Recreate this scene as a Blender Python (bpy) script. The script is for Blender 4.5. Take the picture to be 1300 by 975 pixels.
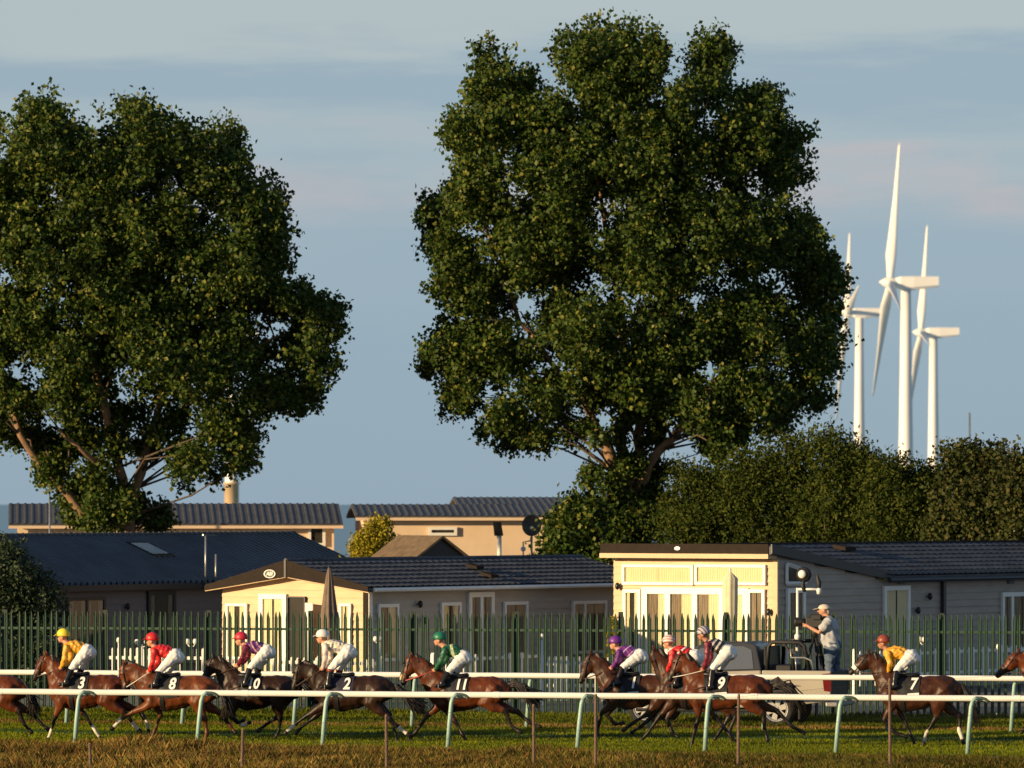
import bpy, bmesh, math, random
import numpy as np
from mathutils import Vector, Matrix
R = math.radians
random.seed(7)
for o in list(bpy.data.objects): bpy.data.objects.remove(o)
SC = bpy.context.scene
COL = SC.collection
# ------------------------------------------------------------------ camera
F, HZ, CZ = 7222.2, 640.0, 5.0            # focal length in photo pixels, horizon row, eye height
cd = bpy.data.cameras.new('camera'); cam = bpy.data.objects.new('camera', cd); COL.objects.link(cam)
cam.location = (0, 0, CZ); cam.rotation_euler = (R(90), 0, 0)
cd.lens = 200; cd.sensor_width = 36; cd.shift_y = 152.5/1300
cd.clip_start = 1; cd.clip_end = 90000
cd.dof.use_dof = True; cd.dof.focus_distance = 119; cd.dof.aperture_fstop = 3.4
SC.camera = cam
# ------------------------------------------------------------------ sun and sky
SUN_EL, SUN_PHI = 10.5, 60.0                # elevation; degrees to the left of straight behind the camera
sd = bpy.data.lights.new('sun', 'SUN'); so = bpy.data.objects.new('sun', sd); COL.objects.link(so)
sd.energy = 5.0; sd.angle = R(0.6); sd.color = (1.0, 0.73, 0.40)
to_sun = Vector((-math.sin(R(SUN_PHI))*math.cos(R(SUN_EL)), -math.cos(R(SUN_PHI))*math.cos(R(SUN_EL)), math.sin(R(SUN_EL))))
so.rotation_euler = to_sun.to_track_quat('Z', 'Y').to_euler(); so.location = (-60, -20, 40)
wd = bpy.data.worlds.new('World'); SC.world = wd; wd.use_nodes = True
wn, wl = wd.node_tree.nodes, wd.node_tree.links
wn.clear()
wo = wn.new('ShaderNodeOutputWorld'); bg = wn.new('ShaderNodeBackground'); wl.new(bg.outputs[0], wo.inputs[0])
sky = wn.new('ShaderNodeTexSky'); sky.sky_type = 'NISHITA'; sky.sun_disc = False
sky.sun_elevation = R(SUN_EL); sky.sun_rotation = math.atan2(to_sun.x, to_sun.y)
sky.air_density = 1.0; sky.dust_density = 0.3; sky.ozone_density = 3.0
bg.inputs[1].default_value = 0.10
def wmix(a, b, fac, typ='MIX'):
    m = wn.new('ShaderNodeMix'); m.data_type = 'RGBA'; m.blend_type = typ
    for sock, v in ((m.inputs[6], a), (m.inputs[7], b)):
        if hasattr(v, 'is_output'): wl.new(v, sock)
        else: sock.default_value = (*v, 1)
    if hasattr(fac, 'is_output'): wl.new(fac, m.inputs[0])
    else: m.inputs[0].default_value = fac
    return m.outputs[2]
tc = wn.new('ShaderNodeTexCoord'); sx = wn.new('ShaderNodeSeparateXYZ'); wl.new(tc.outputs['Generated'], sx.inputs[0])
def wmath(op, a, b=0.0):
    m = wn.new('ShaderNodeMath'); m.operation = op
    for s, v in zip(m.inputs, (a, b)):
        if hasattr(v, 'is_output'): wl.new(v, s)
        else: s.default_value = v
    return m.outputs[0]
def wnoise(scale, detail=4, rough=.55):
    mp = wn.new('ShaderNodeMapping'); mp.inputs['Scale'].default_value = scale; wl.new(tc.outputs['Generated'], mp.inputs[0])
    n = wn.new('ShaderNodeTexNoise'); n.inputs['Scale'].default_value = 1; n.inputs['Detail'].default_value = detail
    n.inputs['Roughness'].default_value = rough; wl.new(mp.outputs[0], n.inputs['Vector']); return n.outputs[0]
def wramp(v, stops):
    r = wn.new('ShaderNodeValToRGB'); wl.new(v, r.inputs[0]); e = r.color_ramp.elements
    while len(e) < len(stops): e.new(.5)
    for i, (p, c) in enumerate(stops): e[i].position = p; e[i].color = (*c, 1)
    r.color_ramp.interpolation = 'EASE'
    return r.outputs[0]
# even blue-grey evening tint, then stretched stratus layers (a haze veil, a darker layer and a pinkish one)
hor = wramp(sx.outputs[2], [(0.0, (1, 1, 1)), (.10, (.85, .85, .85)), (.35, (.22, .22, .22)), (1, (0, 0, 0))])
tintc = wmix((.50, .90, 1.75), (1.92, 2.78, 3.66), hor)
base = wmix(sky.outputs[0], tintc, 0.85)
zz = wmath('ADD', sx.outputs[2], wmath('MULTIPLY', wmath('SUBTRACT', wnoise((9, 9, 75), 6, .62), .5), .034))
layer = wramp(wmath('MULTIPLY', zz, 4.0), [(0.0, (0, 0, 0)), (.10, (.03, .03, .03)), (.16, (.22, .22, .22)), (.21, (.36, .36, .36)), (.25, (.66, .66, .66)), (.268, (.60, .60, .60)), (.288, (.34, .34, .34)), (.304, (.34, .34, .34)), (.335, (1, 1, 1)), (.5, (.8, .8, .8)), (1, (.12, .12, .12))])
veil = wmix(base, (3.30, 3.82, 3.90), wmath('MULTIPLY', layer, .9))
pn = wramp(wnoise((16, 16, 70), 5), [(.40, (0, 0, 0)), (.62, (1, 1, 1))])
pz = wramp(wmath('MULTIPLY', zz, 4.0), [(.17, (0, 0, 0)), (.225, (1, 1, 1)), (.24, (1, 1, 1)), (.27, (0, 0, 0))])
veil = wmix(veil, (3.9, 3.45, 3.5), wmath('MULTIPLY', wmath('MULTIPLY', pn, pz), .6))
wl.new(veil, bg.inputs[0])
SC.view_settings.view_transform = 'Standard'; SC.view_settings.look = 'None'
SC.view_settings.exposure = 0.5; SC.view_settings.gamma = 1.0; SC.view_settings.use_curve_mapping = False
# ------------------------------------------------------------------ materials
MATS = {}
def mat(name, col, rough=.6, var=.12, scale=6.0, bump=0.0, metal=0.0, spec=.5, island=None, trans=0.0, stretch=(1, 1, 1), attr=None, coat=0):
    if name in MATS: return MATS[name]
    m = bpy.data.materials.new(name); m.use_nodes = True; MATS[name] = m
    n, l = m.node_tree.nodes, m.node_tree.links
    p = n['Principled BSDF']; p.inputs['Roughness'].default_value = rough; p.inputs['Metallic'].default_value = metal
    p.inputs['Specular IOR Level'].default_value = spec; p.inputs['Coat Weight'].default_value = coat
    tcn = n.new('ShaderNodeTexCoord'); mp = n.new('ShaderNodeMapping'); mp.inputs['Scale'].default_value = stretch
    l.new(tcn.outputs['Object'], mp.inputs[0])
    nz = n.new('ShaderNodeTexNoise'); nz.inputs['Scale'].default_value = scale; nz.inputs['Detail'].default_value = 5
    l.new(mp.outputs[0], nz.inputs['Vector'])
    ramp = n.new('ShaderNodeValToRGB'); l.new(nz.outputs[0], ramp.inputs[0])
    ramp.color_ramp.elements[0].position = .3; ramp.color_ramp.elements[1].position = .7
    lo, hi = 1-var, 1+var
    ramp.color_ramp.elements[0].color = (lo, lo, lo, 1); ramp.color_ramp.elements[1].color = (hi, hi, hi, 1)
    mx = n.new('ShaderNodeMix'); mx.data_type = 'RGBA'; mx.blend_type = 'MULTIPLY'; mx.inputs[0].default_value = 1
    mx.inputs[6].default_value = (*col, 1); l.new(ramp.outputs[0], mx.inputs[7])
    if attr:
        a = n.new('ShaderNodeAttribute'); a.attribute_name = attr; l.new(a.outputs['Color'], mx.inputs[6])
    if island:
        g = n.new('ShaderNodeNewGeometry'); r2 = n.new('ShaderNodeValToRGB'); l.new(g.outputs['Random Per Island'], r2.inputs[0])
        e = r2.color_ramp.elements
        while len(e) < len(island): e.new(.5)
        for i, (pos, c) in enumerate(island): e[i].position = pos; e[i].color = (*c, 1)
        l.new(r2.outputs[0], mx.inputs[6])
    l.new(mx.outputs[2], p.inputs['Base Color'])
    if bump:
        b = n.new('ShaderNodeBump'); b.inputs['Strength'].default_value = bump; b.inputs['Distance'].default_value = .02
        l.new(nz.outputs[0], b.inputs['Height']); l.new(b.outputs[0], p.inputs['Normal'])
    if trans:
        t = n.new('ShaderNodeBsdfTranslucent'); l.new(mx.outputs[2], t.inputs[0]); ms = n.new('ShaderNodeMixShader')
        ms.inputs[0].default_value = trans; l.new(p.outputs[0], ms.inputs[1]); l.new(t.outputs[0], ms.inputs[2])
        l.new(ms.outputs[0], n['Material Output'].inputs[0])
    return m
def glass(name, tint, alpha):
    m = bpy.data.materials.new(name); m.use_nodes = True; n, l = m.node_tree.nodes, m.node_tree.links; n.clear()
    o = n.new('ShaderNodeOutputMaterial'); a = n.new('ShaderNodeBsdfTransparent'); g = n.new('ShaderNodeBsdfGlossy'); g.inputs['Roughness'].default_value = .03
    a.inputs[0].default_value = (*tint, 1); g.inputs[0].default_value = (.9, .9, .9, 1)
    f = n.new('ShaderNodeFresnel'); f.inputs[0].default_value = 1.5
    ad = n.new('ShaderNodeMath'); ad.operation = 'ADD'; ad.inputs[1].default_value = alpha; l.new(f.outputs[0], ad.inputs[0])
    ge = n.new('ShaderNodeNewGeometry'); su = n.new('ShaderNodeMath'); su.operation = 'SUBTRACT'; su.inputs[0].default_value = 1; l.new(ge.outputs['Backfacing'], su.inputs[1])
    mu = n.new('ShaderNodeMath'); mu.operation = 'MULTIPLY'; l.new(ad.outputs[0], mu.inputs[0]); l.new(su.outputs[0], mu.inputs[1])
    ms = n.new('ShaderNodeMixShader'); l.new(mu.outputs[0], ms.inputs[0]); l.new(a.outputs[0], ms.inputs[1]); l.new(g.outputs[0], ms.inputs[2])
    l.new(ms.outputs[0], o.inputs[0]); MATS[name] = m; return m
def stripes(name, c1, c2, freq, axis, duty=.5, rough=.5, warp=.6):
    """two-colour stripes along a local axis (printed cloth)"""
    m = bpy.data.materials.new(name); m.use_nodes = True; n, l = m.node_tree.nodes, m.node_tree.links; MATS[name] = m
    p = n['Principled BSDF']; p.inputs['Roughness'].default_value = rough
    t = n.new('ShaderNodeTexCoord'); s = n.new('ShaderNodeVectorMath'); s.operation = 'DOT_PRODUCT'; s.inputs[1].default_value = axis
    l.new(t.outputs['Object'], s.inputs[0])
    a = n.new('ShaderNodeMath'); a.operation = 'MULTIPLY'; a.inputs[1].default_value = freq; l.new(s.outputs['Value'], a.inputs[0])
    fr = n.new('ShaderNodeMath'); fr.operation = 'FRACT'; l.new(a.outputs[0], fr.inputs[0])
    g = n.new('ShaderNodeMath'); g.operation = 'GREATER_THAN'; g.inputs[1].default_value = duty; l.new(fr.outputs[0], g.inputs[0])
    mx = n.new('ShaderNodeMix'); mx.data_type = 'RGBA'; mx.inputs[6].default_value = (*c1, 1); mx.inputs[7].default_value = (*c2, 1)
    l.new(g.outputs[0], mx.inputs[0]); l.new(mx.outputs[2], p.inputs['Base Color']); return m
# ------------------------------------------------------------------ mesh helpers
class MB:
    def __init__(s): s.v = []; s.f = []
    def add(s, vs, fs):
        o = len(s.v); s.v += [tuple(v) for v in vs]; s.f += [tuple(i+o for i in f) for f in fs]; return s
    def box(s, a, b):
        x0, y0, z0 = a; x1, y1, z1 = b
        return s.add([(x0, y0, z0), (x1, y0, z0), (x1, y1, z0), (x0, y1, z0), (x0, y0, z1), (x1, y0, z1), (x1, y1, z1), (x0, y1, z1)],
                     [(0, 3, 2, 1), (4, 5, 6, 7), (0, 1, 5, 4), (1, 2, 6, 5), (2, 3, 7, 6), (3, 0, 4, 7)])
    def prism(s, poly, axis, a, b):
        """polygon in the plane normal to axis, from a to b. axis 'y': (x,z); 'x': (y,z); 'z': (x,y)"""
        mk = {'y': lambda p, t: (p[0], t, p[1]), 'x': lambda p, t: (t, p[0], p[1]), 'z': lambda p, t: (p[0], p[1], t)}[axis]
        n = len(poly)
        return s.add([mk(p, a) for p in poly] + [mk(p, b) for p in poly],
                     [tuple(range(n-1, -1, -1)), tuple(range(n, 2*n))] + [(i, (i+1) % n, n+(i+1) % n, n+i) for i in range(n)])
    def tube(s, pts, rad, seg=8):
        pts = [Vector(p) for p in pts]
        if not hasattr(rad, '__len__'): rad = [rad]*len(pts)
        return s.loft([(p, r, r) for p, r in zip(pts, rad)], seg, False)
    def loft(s, secs, seg=12, cap=True):
        P = [Vector(a[0]) for a in secs]; W_ = [a[1] for a in secs]; H = [a[2] for a in secs]
        T = []
        for i in range(len(P)):
            t = P[min(i+1, len(P)-1)]-P[max(i-1, 0)]; T.append(t.normalized() if t.length > 1e-9 else Vector((1, 0, 0)))
        rings = []
        for p, w, h, t in zip(P, W_, H, T): rings.append((p, w, h, t))
        if cap:
            for e, sg in ((0, -1), (-1, 1)):
                p, w, h, t = (P[e], W_[e], H[e], T[e]); r = min(w, h)
                ex = [(p+t*sg*r*.5, w*.82, h*.82, t), (p+t*sg*r*.85, w*.42, h*.42, t)]
                rings = (ex[::-1]+rings) if e == 0 else (rings+ex)
        o = len(s.v)
        for p, w, h, t in rings:
            ref = Vector((0, 1, 0)) if abs(t.y) < .9 else Vector((1, 0, 0))
            sd_ = (ref-t*ref.dot(t)).normalized(); up = t.cross(sd_)
            for k in range(seg):
                a = 2*math.pi*k/seg; s.v.append(tuple(p+sd_*w*math.cos(a)+up*h*math.sin(a)))
        nr = len(rings)
        for i in range(nr-1):
            for k in range(seg):
                k2 = (k+1) % seg; s.f.append((o+i*seg+k, o+i*seg+k2, o+(i+1)*seg+k2, o+(i+1)*seg+k))
        s.f.append(tuple(o+k for k in range(seg-1, -1, -1))); s.f.append(tuple(o+(nr-1)*seg+k for k in range(seg)))
        return s
    def ball(s, c, r, seg=12, rings=8, top=1.0):
        rx, ry, rz = r if hasattr(r, '__len__') else (r, r, r); o = len(s.v); c = Vector(c)
        for i in range(rings+1):
            th = math.pi*top*i/rings
            for k in range(seg):
                a = 2*math.pi*k/seg
                s.v.append((c.x+rx*max(math.sin(th), 1e-4)*math.cos(a), c.y+ry*max(math.sin(th), 1e-4)*math.sin(a), c.z+rz*math.cos(th)))
        for i in range(rings):
            for k in range(seg):
                k2 = (k+1) % seg; s.f.append((o+i*seg+k, o+(i+1)*seg+k, o+(i+1)*seg+k2, o+i*seg+k2))
        return s
    def lathe(s, prof, axis='z', seg=20, c=(0, 0, 0), closed=False):
        o = len(s.v); n = len(prof)
        for r, h in prof:
            for k in range(seg):
                a = 2*math.pi*k/seg; u, w = r*math.cos(a), r*math.sin(a)
                p = {'z': (u, w, h), 'y': (u, h, w), 'x': (h, u, w)}[axis]; s.v.append((p[0]+c[0], p[1]+c[1], p[2]+c[2]))
        for i in range(n if closed else n-1):
            j = (i+1) % n
            for k in range(seg):
                k2 = (k+1) % seg; s.f.append((o+i*seg+k, o+i*seg+k2, o+j*seg+k2, o+j*seg+k))
        return s
    def mesh(s, name): me = bpy.data.meshes.new(name); me.from_pydata(s.v, [], s.f); me.update(); return me
    def build(s, name, material, parent=None, smooth=False, fix=True):
        me = s.mesh(name)
        if fix:
            b = bmesh.new(); b.from_mesh(me); bmesh.ops.recalc_face_normals(b, faces=b.faces); b.to_mesh(me); b.free()
        return link(name, me, material, parent, smooth)
def link(name, me, material=None, parent=None, smooth=False):
    if material is not None and not len(me.materials): me.materials.append(MATS[material] if isinstance(material, str) else material)
    if smooth: me.polygons.foreach_set('use_smooth', [True]*len(me.polygons))
    o = bpy.data.objects.new(name, me); COL.objects.link(o); o.parent = parent; return o
def thing(name, label, cat, loc=(0, 0, 0), rz=0, group=None):
    o = bpy.data.objects.new(name, None); COL.objects.link(o); o.location = loc; o.rotation_euler = (0, 0, rz); o.empty_display_size = .2
    return tag(o, label, cat, group)
def tag(o, label, cat, group=None):
    o['label'] = label; o['category'] = cat
    if group: o['group'] = group
    return o
def kind(o, k): o['kind'] = k; return o
def fast(name, V, faces, material, parent=None):
    """V (n,3); faces (m,k) index array"""
    me = bpy.data.meshes.new(name); n, k = faces.shape
    me.vertices.add(len(V)); me.vertices.foreach_set('co', V.astype(np.float32).ravel())
    me.loops.add(n*k); me.loops.foreach_set('vertex_index', faces.astype(np.int32).ravel())
    me.polygons.add(n); me.polygons.foreach_set('loop_start', np.arange(0, n*k, k, dtype=np.int32))
    me.update(calc_edges=True); return link(name, me, material, parent)
def text_mesh(body, size, bold=0.0, shear=0):
    cu = bpy.data.curves.new('t', 'FONT'); cu.body = body; cu.size = size; cu.align_x = 'CENTER'; cu.align_y = 'CENTER'; cu.offset = bold; cu.shear = shear
    cu.resolution_u = 3
    o = bpy.data.objects.new('t', cu); TMP.collection.objects.link(o); TMP.view_layers[0].update()
    me = bpy.data.meshes.new_from_object(o.evaluated_get(TMP.view_layers[0].depsgraph))
    bpy.data.objects.remove(o); return me
TMP = bpy.data.scenes.new('work')
def remeshed(mb, voxel, smooth=4):
    """melts overlapping lofts into one continuous skin"""
    o = bpy.data.objects.new('w', mb.mesh('w')); TMP.collection.objects.link(o)
    m = o.modifiers.new('r', 'REMESH'); m.mode = 'VOXEL'; m.voxel_size = voxel
    s = o.modifiers.new('s', 'SMOOTH'); s.iterations = smooth; s.factor = .5
    TMP.view_layers[0].update()
    me = bpy.data.meshes.new_from_object(o.evaluated_get(TMP.view_layers[0].depsgraph))
    bpy.data.objects.remove(o); me.materials.clear(); return me
def ripple(me, amp, wl, seed=0):
    """pushes the skin in and out a little: muscle or cloth folds"""
    r_ = np.random.default_rng(seed); n_ = len(me.vertices); co = np.empty(n_*3, np.float32); me.vertices.foreach_get('co', co); co = co.reshape(-1, 3)
    no = np.empty(n_*3, np.float32); me.vertices.foreach_get('normal', no); no = no.reshape(-1, 3); h = np.zeros(n_)
    for _ in range(6):
        k_ = r_.normal(0, 1, 3); k_ *= 2*np.pi/wl/np.linalg.norm(k_)*r_.uniform(.7, 1.5); h += np.sin(co@k_+r_.uniform(0, 6.28))
    co += no*(amp*np.clip(h/2.4, -.85, 1.5))[:, None]; me.vertices.foreach_set('co', co.ravel()); me.update(); return me
def Wp(px, py, Y): return Vector(((px-650)/F*Y, Y, CZ-(py-HZ)/F*Y))
def Xp(px, Y): return (px-650)/F*Y
def Zp(py, Y): return CZ-(py-HZ)/F*Y
TS = -.205                                   # the track, rails and fence run left-away: Y = d + TS*X
TRZ = math.atan(TS)
def on_line(px, d):                          # where the sight line of column px meets the line d
    k = (px-650)/F; Y = d/(1-TS*k); return Vector((k*Y, Y, 0))
def copy_obj(o, parent=None):
    c = o.copy(); COL.objects.link(c); c.parent = parent; return c
# ------------------------------------------------------------------ shared materials
mat('white_paint', (.80, .79, .74), .4, .05, 3)
mat('rail_white', (.84, .83, .78), .35, .05, 2)
mat('rail_green', (.30, .46, .40), .45, .12, 5)
mat('bracket_green', (.07, .11, .09), .5, .1, 5)
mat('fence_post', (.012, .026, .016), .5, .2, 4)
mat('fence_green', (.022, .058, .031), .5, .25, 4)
mat('cream_wall', (.60, .42, .245), .55, .09, 1.4, stretch=(1, 1, 4))
mat('grey_wall_light', (.43, .385, .33), .6, .10, 1.3, stretch=(1, 1, 4))
mat('grey_wall', (.36, .305, .255), .6, .12, 1.3, stretch=(1, 1, 4))
mat('brown_wall', (.20, .165, .15), .6, .08, 3, stretch=(1, 1, 4))
mat('peach_wall', (.74, .56, .39), .6, .06, 2)
mat('slate_tile', (.060, .064, .076), .6, .35, 1.6, .1, spec=.3)
mat('metal_sheet', (.075, .088, .108), .42, .2, 1.2)
mat('far_roof', (.060, .058, .060), .6, .2, 2)
mat('fascia_brown', (.028, .020, .016), .7, .12, 4, spec=.08)
mat('dark_trim', (.022, .022, .026), .4, .1, 4)
mat('upvc', (.80, .79, .75), .35, .03, 4)
mat('curtain', (.86, .76, .50), .8, .12, 9, stretch=(6, 6, .3))
mat('curtain_brown', (.26, .20, .14), .8, .4, 8, stretch=(6, 6, .3))
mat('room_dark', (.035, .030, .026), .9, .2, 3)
glass('window_glass', (.95, .95, .93), .03)
glass('dark_glass', (.30, .32, .34), .08)
mat('black_metal', (.012, .012, .013), .4, .1, 8)
mat('grey_metal', (.35, .35, .35), .35, .1, 8, metal=.6)
mat('parasol_brown', (.16, .115, .085), .8, .2, 6)
mat('parasol_cream', (.70, .60, .40), .8, .08, 6)
mat('turbine_white', (.80, .78, .74), .45, .03, .2)
mat('turbine_yellow', (.60, .42, .24), .5, .08, .4)
mat('stake_wood', (.17, .105, .07), .85, .4, 14, .3, stretch=(4, 4, .5))
mat('wire', (.05, .045, .035), .8, .1, 4)
mat('bark', (.25, .15, .08), .85, .4, 5, .6, stretch=(1, 1, .3))
mat('bark_dark', (.085, .062, .045), .9, .3, 6, .4)
POP = [(0, (.022, .046, .006)), (.5, (.046, .082, .012)), (.85, (.092, .122, .018)), (1, (.21, .20, .035))]
mat('poplar_leaf', (.03, .06, .01), .5, .15, 1.5, spec=.2, island=POP, trans=.24)
mat('willow_leaf', (.03, .05, .01), .6, .25, .7, spec=.05, island=[(0, (.026, .042, .008)), (.5, (.048, .068, .012)), (1, (.095, .105, .02))], trans=.22)
mat('bramble_leaf', (.03, .05, .01), .6, .25, .7, spec=.15, island=[(0, (.026, .036, .010)), (.5, (.046, .060, .014)), (.85, (.075, .080, .020)), (1, (.11, .085, .025))], trans=.2)
mat('conifer_leaf', (.02, .05, .01), .6, .2, 2, island=[(0, (.010, .024, .007)), (1, (.035, .060, .014))], trans=.1)
mat('golden_leaf', (.12, .13, .01), .6, .2, 2, spec=.1, island=[(0, (.16, .15, .012)), (1, (.42, .34, .03))], trans=.2)
mat('rough_leaf', (.12, .07, .03), .8, .45, .35, spec=.04, island=[(0, (.14, .070, .020)), (.4, (.22, .130, .036)), (.7, (.28, .180, .050)), (.85, (.16, .16, .024)), (1, (.40, .27, .09))], trans=.25)
mat('turf_leaf', (.05, .10, .02), .6, .35, .28, spec=.04, island=[(0, (.100, .145, .006)), (.6, (.155, .190, .008)), (1, (.27, .25, .014))], trans=.25, stretch=(.25, 1, 1))
mat('turf_dark_leaf', (.05, .10, .02), .6, .3, .28, spec=.04, island=[(0, (.020, .055, .004)), (.6, (.034, .080, .006)), (1, (.08, .11, .01))], trans=.25, stretch=(.25, 1, 1))
mat('olive_leaf', (.05, .10, .02), .7, .45, .4, spec=.04, island=[(0, (.045, .050, .006)), (.6, (.085, .085, .012)), (1, (.17, .13, .03))], trans=.25)
mat('verge_leaf', (.05, .08, .02), .7, .4, .25, spec=.04, island=[(0, (.055, .085, .006)), (.6, (.100, .130, .010)), (1, (.21, .18, .02))], trans=.25, stretch=(.3, 1, 1))
# ------------------------------------------------------------------ ground, turf, sea
mat('ground_soil', (.070, .066, .030), .95, .4, .25, .3)
mat('turf_ground', (.040, .066, .014), .95, .35, .2, .2, stretch=(.2, 1, 1))
mat('park_ground', (.14, .13, .11), .95, .25, .4, .2)
g = MB(); xs = [-900, 900]; ys = [(-30, 0), (262, 0), (300, -3.6), (420, -4.2)]
for y, z in ys:
    for x in xs: g.v.append((x, y, z))
g.f = [(2*i, 2*i+1, 2*i+3, 2*i+2) for i in range(3)]
kind(g.build('ground', 'ground_soil', fix=False), 'structure')
def strip(name, d0, d1, z, m):
    L = 60
    kind(MB().add([(-L, d0-TS*L*1, z), (L, d0+TS*L, z), (L, d1+TS*L, z), (-L, d1-TS*L, z)], [(0, 1, 2, 3)]).build(name, m, fix=False), 'structure')
strip('racetrack_turf', 115.0, 127.3, .004, 'turf_ground')
strip('caravan_park_ground', 134.6, 215, .004, 'park_ground')
sm = bpy.data.materials.new('sea_water'); sm.use_nodes = True; MATS['sea_water'] = sm
n, l = sm.node_tree.nodes, sm.node_tree.links; p = n['Principled BSDF']; p.inputs['Base Color'].default_value = (.17, .32, .42, 1); p.inputs['Roughness'].default_value = .45
tcn = n.new('ShaderNodeTexCoord'); mp = n.new('ShaderNodeMapping'); mp.inputs['Scale'].default_value = (.05, .02, 1); l.new(tcn.outputs['Object'], mp.inputs[0])
nz = n.new('ShaderNodeTexNoise'); nz.inputs['Scale'].default_value = 1; nz.inputs['Detail'].default_value = 6; l.new(mp.outputs[0], nz.inputs['Vector'])
b = n.new('ShaderNodeBump'); b.inputs['Strength'].default_value = .12; b.inputs['Distance'].default_value = .4; l.new(nz.outputs[0], b.inputs['Height']); l.new(b.outputs[0], p.inputs['Normal'])
kind(MB().add([(-30000, 297, -3.3), (30000, 297, -3.3), (30000, 80000, -3.3), (-30000, 80000, -3.3)], [(0, 1, 2, 3)]).build('sea', 'sea_water', fix=False), 'structure')
rng = np.random.default_rng(3)
def blades(name, label, n, d0, d1, x0, x1, hfun, w, m, lean=.35, clump=0, keep=None):
    X = rng.uniform(x0, x1, n); D = rng.uniform(d0, d1, n)
    if clump:
        k = n//clump; cx = rng.uniform(x0, x1, k); cy = rng.uniform(d0, d1, k); idx = rng.integers(0, k, n)
        X = cx[idx]+rng.normal(0, .07, n); D = cy[idx]+rng.normal(0, .07, n)
    if keep is not None:
        kq = rng.uniform(0, 1, n) < keep(X, D); X, D = X[kq], D[kq]; n = len(X)
    h = hfun(X, D)*rng.uniform(.55, 1.25, n); a = rng.uniform(0, 2*np.pi, n)
    Y = D+TS*X; dx, dy = np.cos(a)*w*.5, np.sin(a)*w*.5; b_ = rng.uniform(0, 2*np.pi, n); le = h*lean*rng.uniform(.2, 1.3, n)
    V = np.zeros((n, 4, 3)); V[:, 0] = np.c_[X-dx, Y-dy, 0*X]; V[:, 1] = np.c_[X+dx, Y+dy, 0*X]
    V[:, 2] = np.c_[X+dx*.8+.35*le*np.cos(b_), Y+dy*.8+.35*le*np.sin(b_), h*.6]; V[:, 3] = np.c_[X+le*np.cos(b_), Y+le*np.sin(b_), h]
    i = np.arange(n)[:, None]*4
    Fc = np.concatenate([i+np.array([[0, 1, 2]]), i+np.array([[0, 2, 3]])])
    o = fast(name, V.reshape(-1, 3), Fc, m); tag(o, label, 'grass'); kind(o, 'stuff')
def hrough(X, D):
    t = np.clip((X+9)/18, 0, 1); nn = np.sin(X*1.3+D*.9)*np.sin(X*.37+1)+.5*np.sin(X*3.1-D*2)
    return (.30-.20*t)*(0.8+.3*nn)*np.clip((115.2+.35*np.sin(X*2.1)+.3*np.sin(X*.9)-1.2*t-D)/1.3, .15, 1)
def dry(X, D):
    t = np.clip((X+9)/16, 0, 1); e_ = 113.7+.5*np.sin(X*.8)+.3*np.sin(X*2.3)
    return np.where(D > e_, 1.0, .85-.65*t)*np.clip((116.3-1.2*t-D)/1.2, .15, 1)
blades('rough_grass', 'tall brown dry grass along the near edge of the racecourse', 170000, 101.0, 115.25, -14, 14, hrough, .016, 'rough_leaf', .5, 10, dry)
blades('olive_grass', 'olive green tufts growing through the dry grass of the near verge', 90000, 101.0, 114.9, -14, 14, lambda X, D: .75*hrough(X, D)+.05, .016, 'olive_leaf', .5, 9, lambda X, D: 1.05-.75*dry(X, D))
wob = lambda X: .25*np.sin(X*.6)+.12*np.sin(X*1.9)
dark = lambda X, D: (((D+wob(X) > 121.4) & (D+wob(X) < 123.6)) | ((D+wob(X) > 129.4) & (D+wob(X) < 130.6)))*.92+.04
blades('turf_grass', 'short mown light green turf of the racecourse between the rails', 150000, 114.6, 127.2, -14, 14, lambda X, D: .055+.012*np.sin(D*2.4), .016, 'turf_leaf', .5, 0, lambda X, D: 1-dark(X, D))
blades('dark_turf', 'dark green mown stripe in the racecourse turf', 60000, 120.5, 131, -14, 14, lambda X, D: .055+0*D, .016, 'turf_dark_leaf', .5, 0, dark)
blades('verge_grass', 'unmown grass strip between far rail and green fence', 80000, 128.2, 134.7, -15, 15, lambda X, D: .09+.04*np.sin(D*1.9+X*.3)+.05*(D > 133.6), .018, 'verge_leaf', .5, 0, lambda X, D: 1-dark(X, D))
blades('worn_grass', 'brown worn strip of grass just behind the far rail', 22000, 126.9, 128.5, -15, 15, lambda X, D: .07+.02*np.sin(X*2), .018, 'rough_leaf', .6, 0, lambda X, D: np.clip(1.2-abs(D-127.7+wob(X)), 0, 1))
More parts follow.
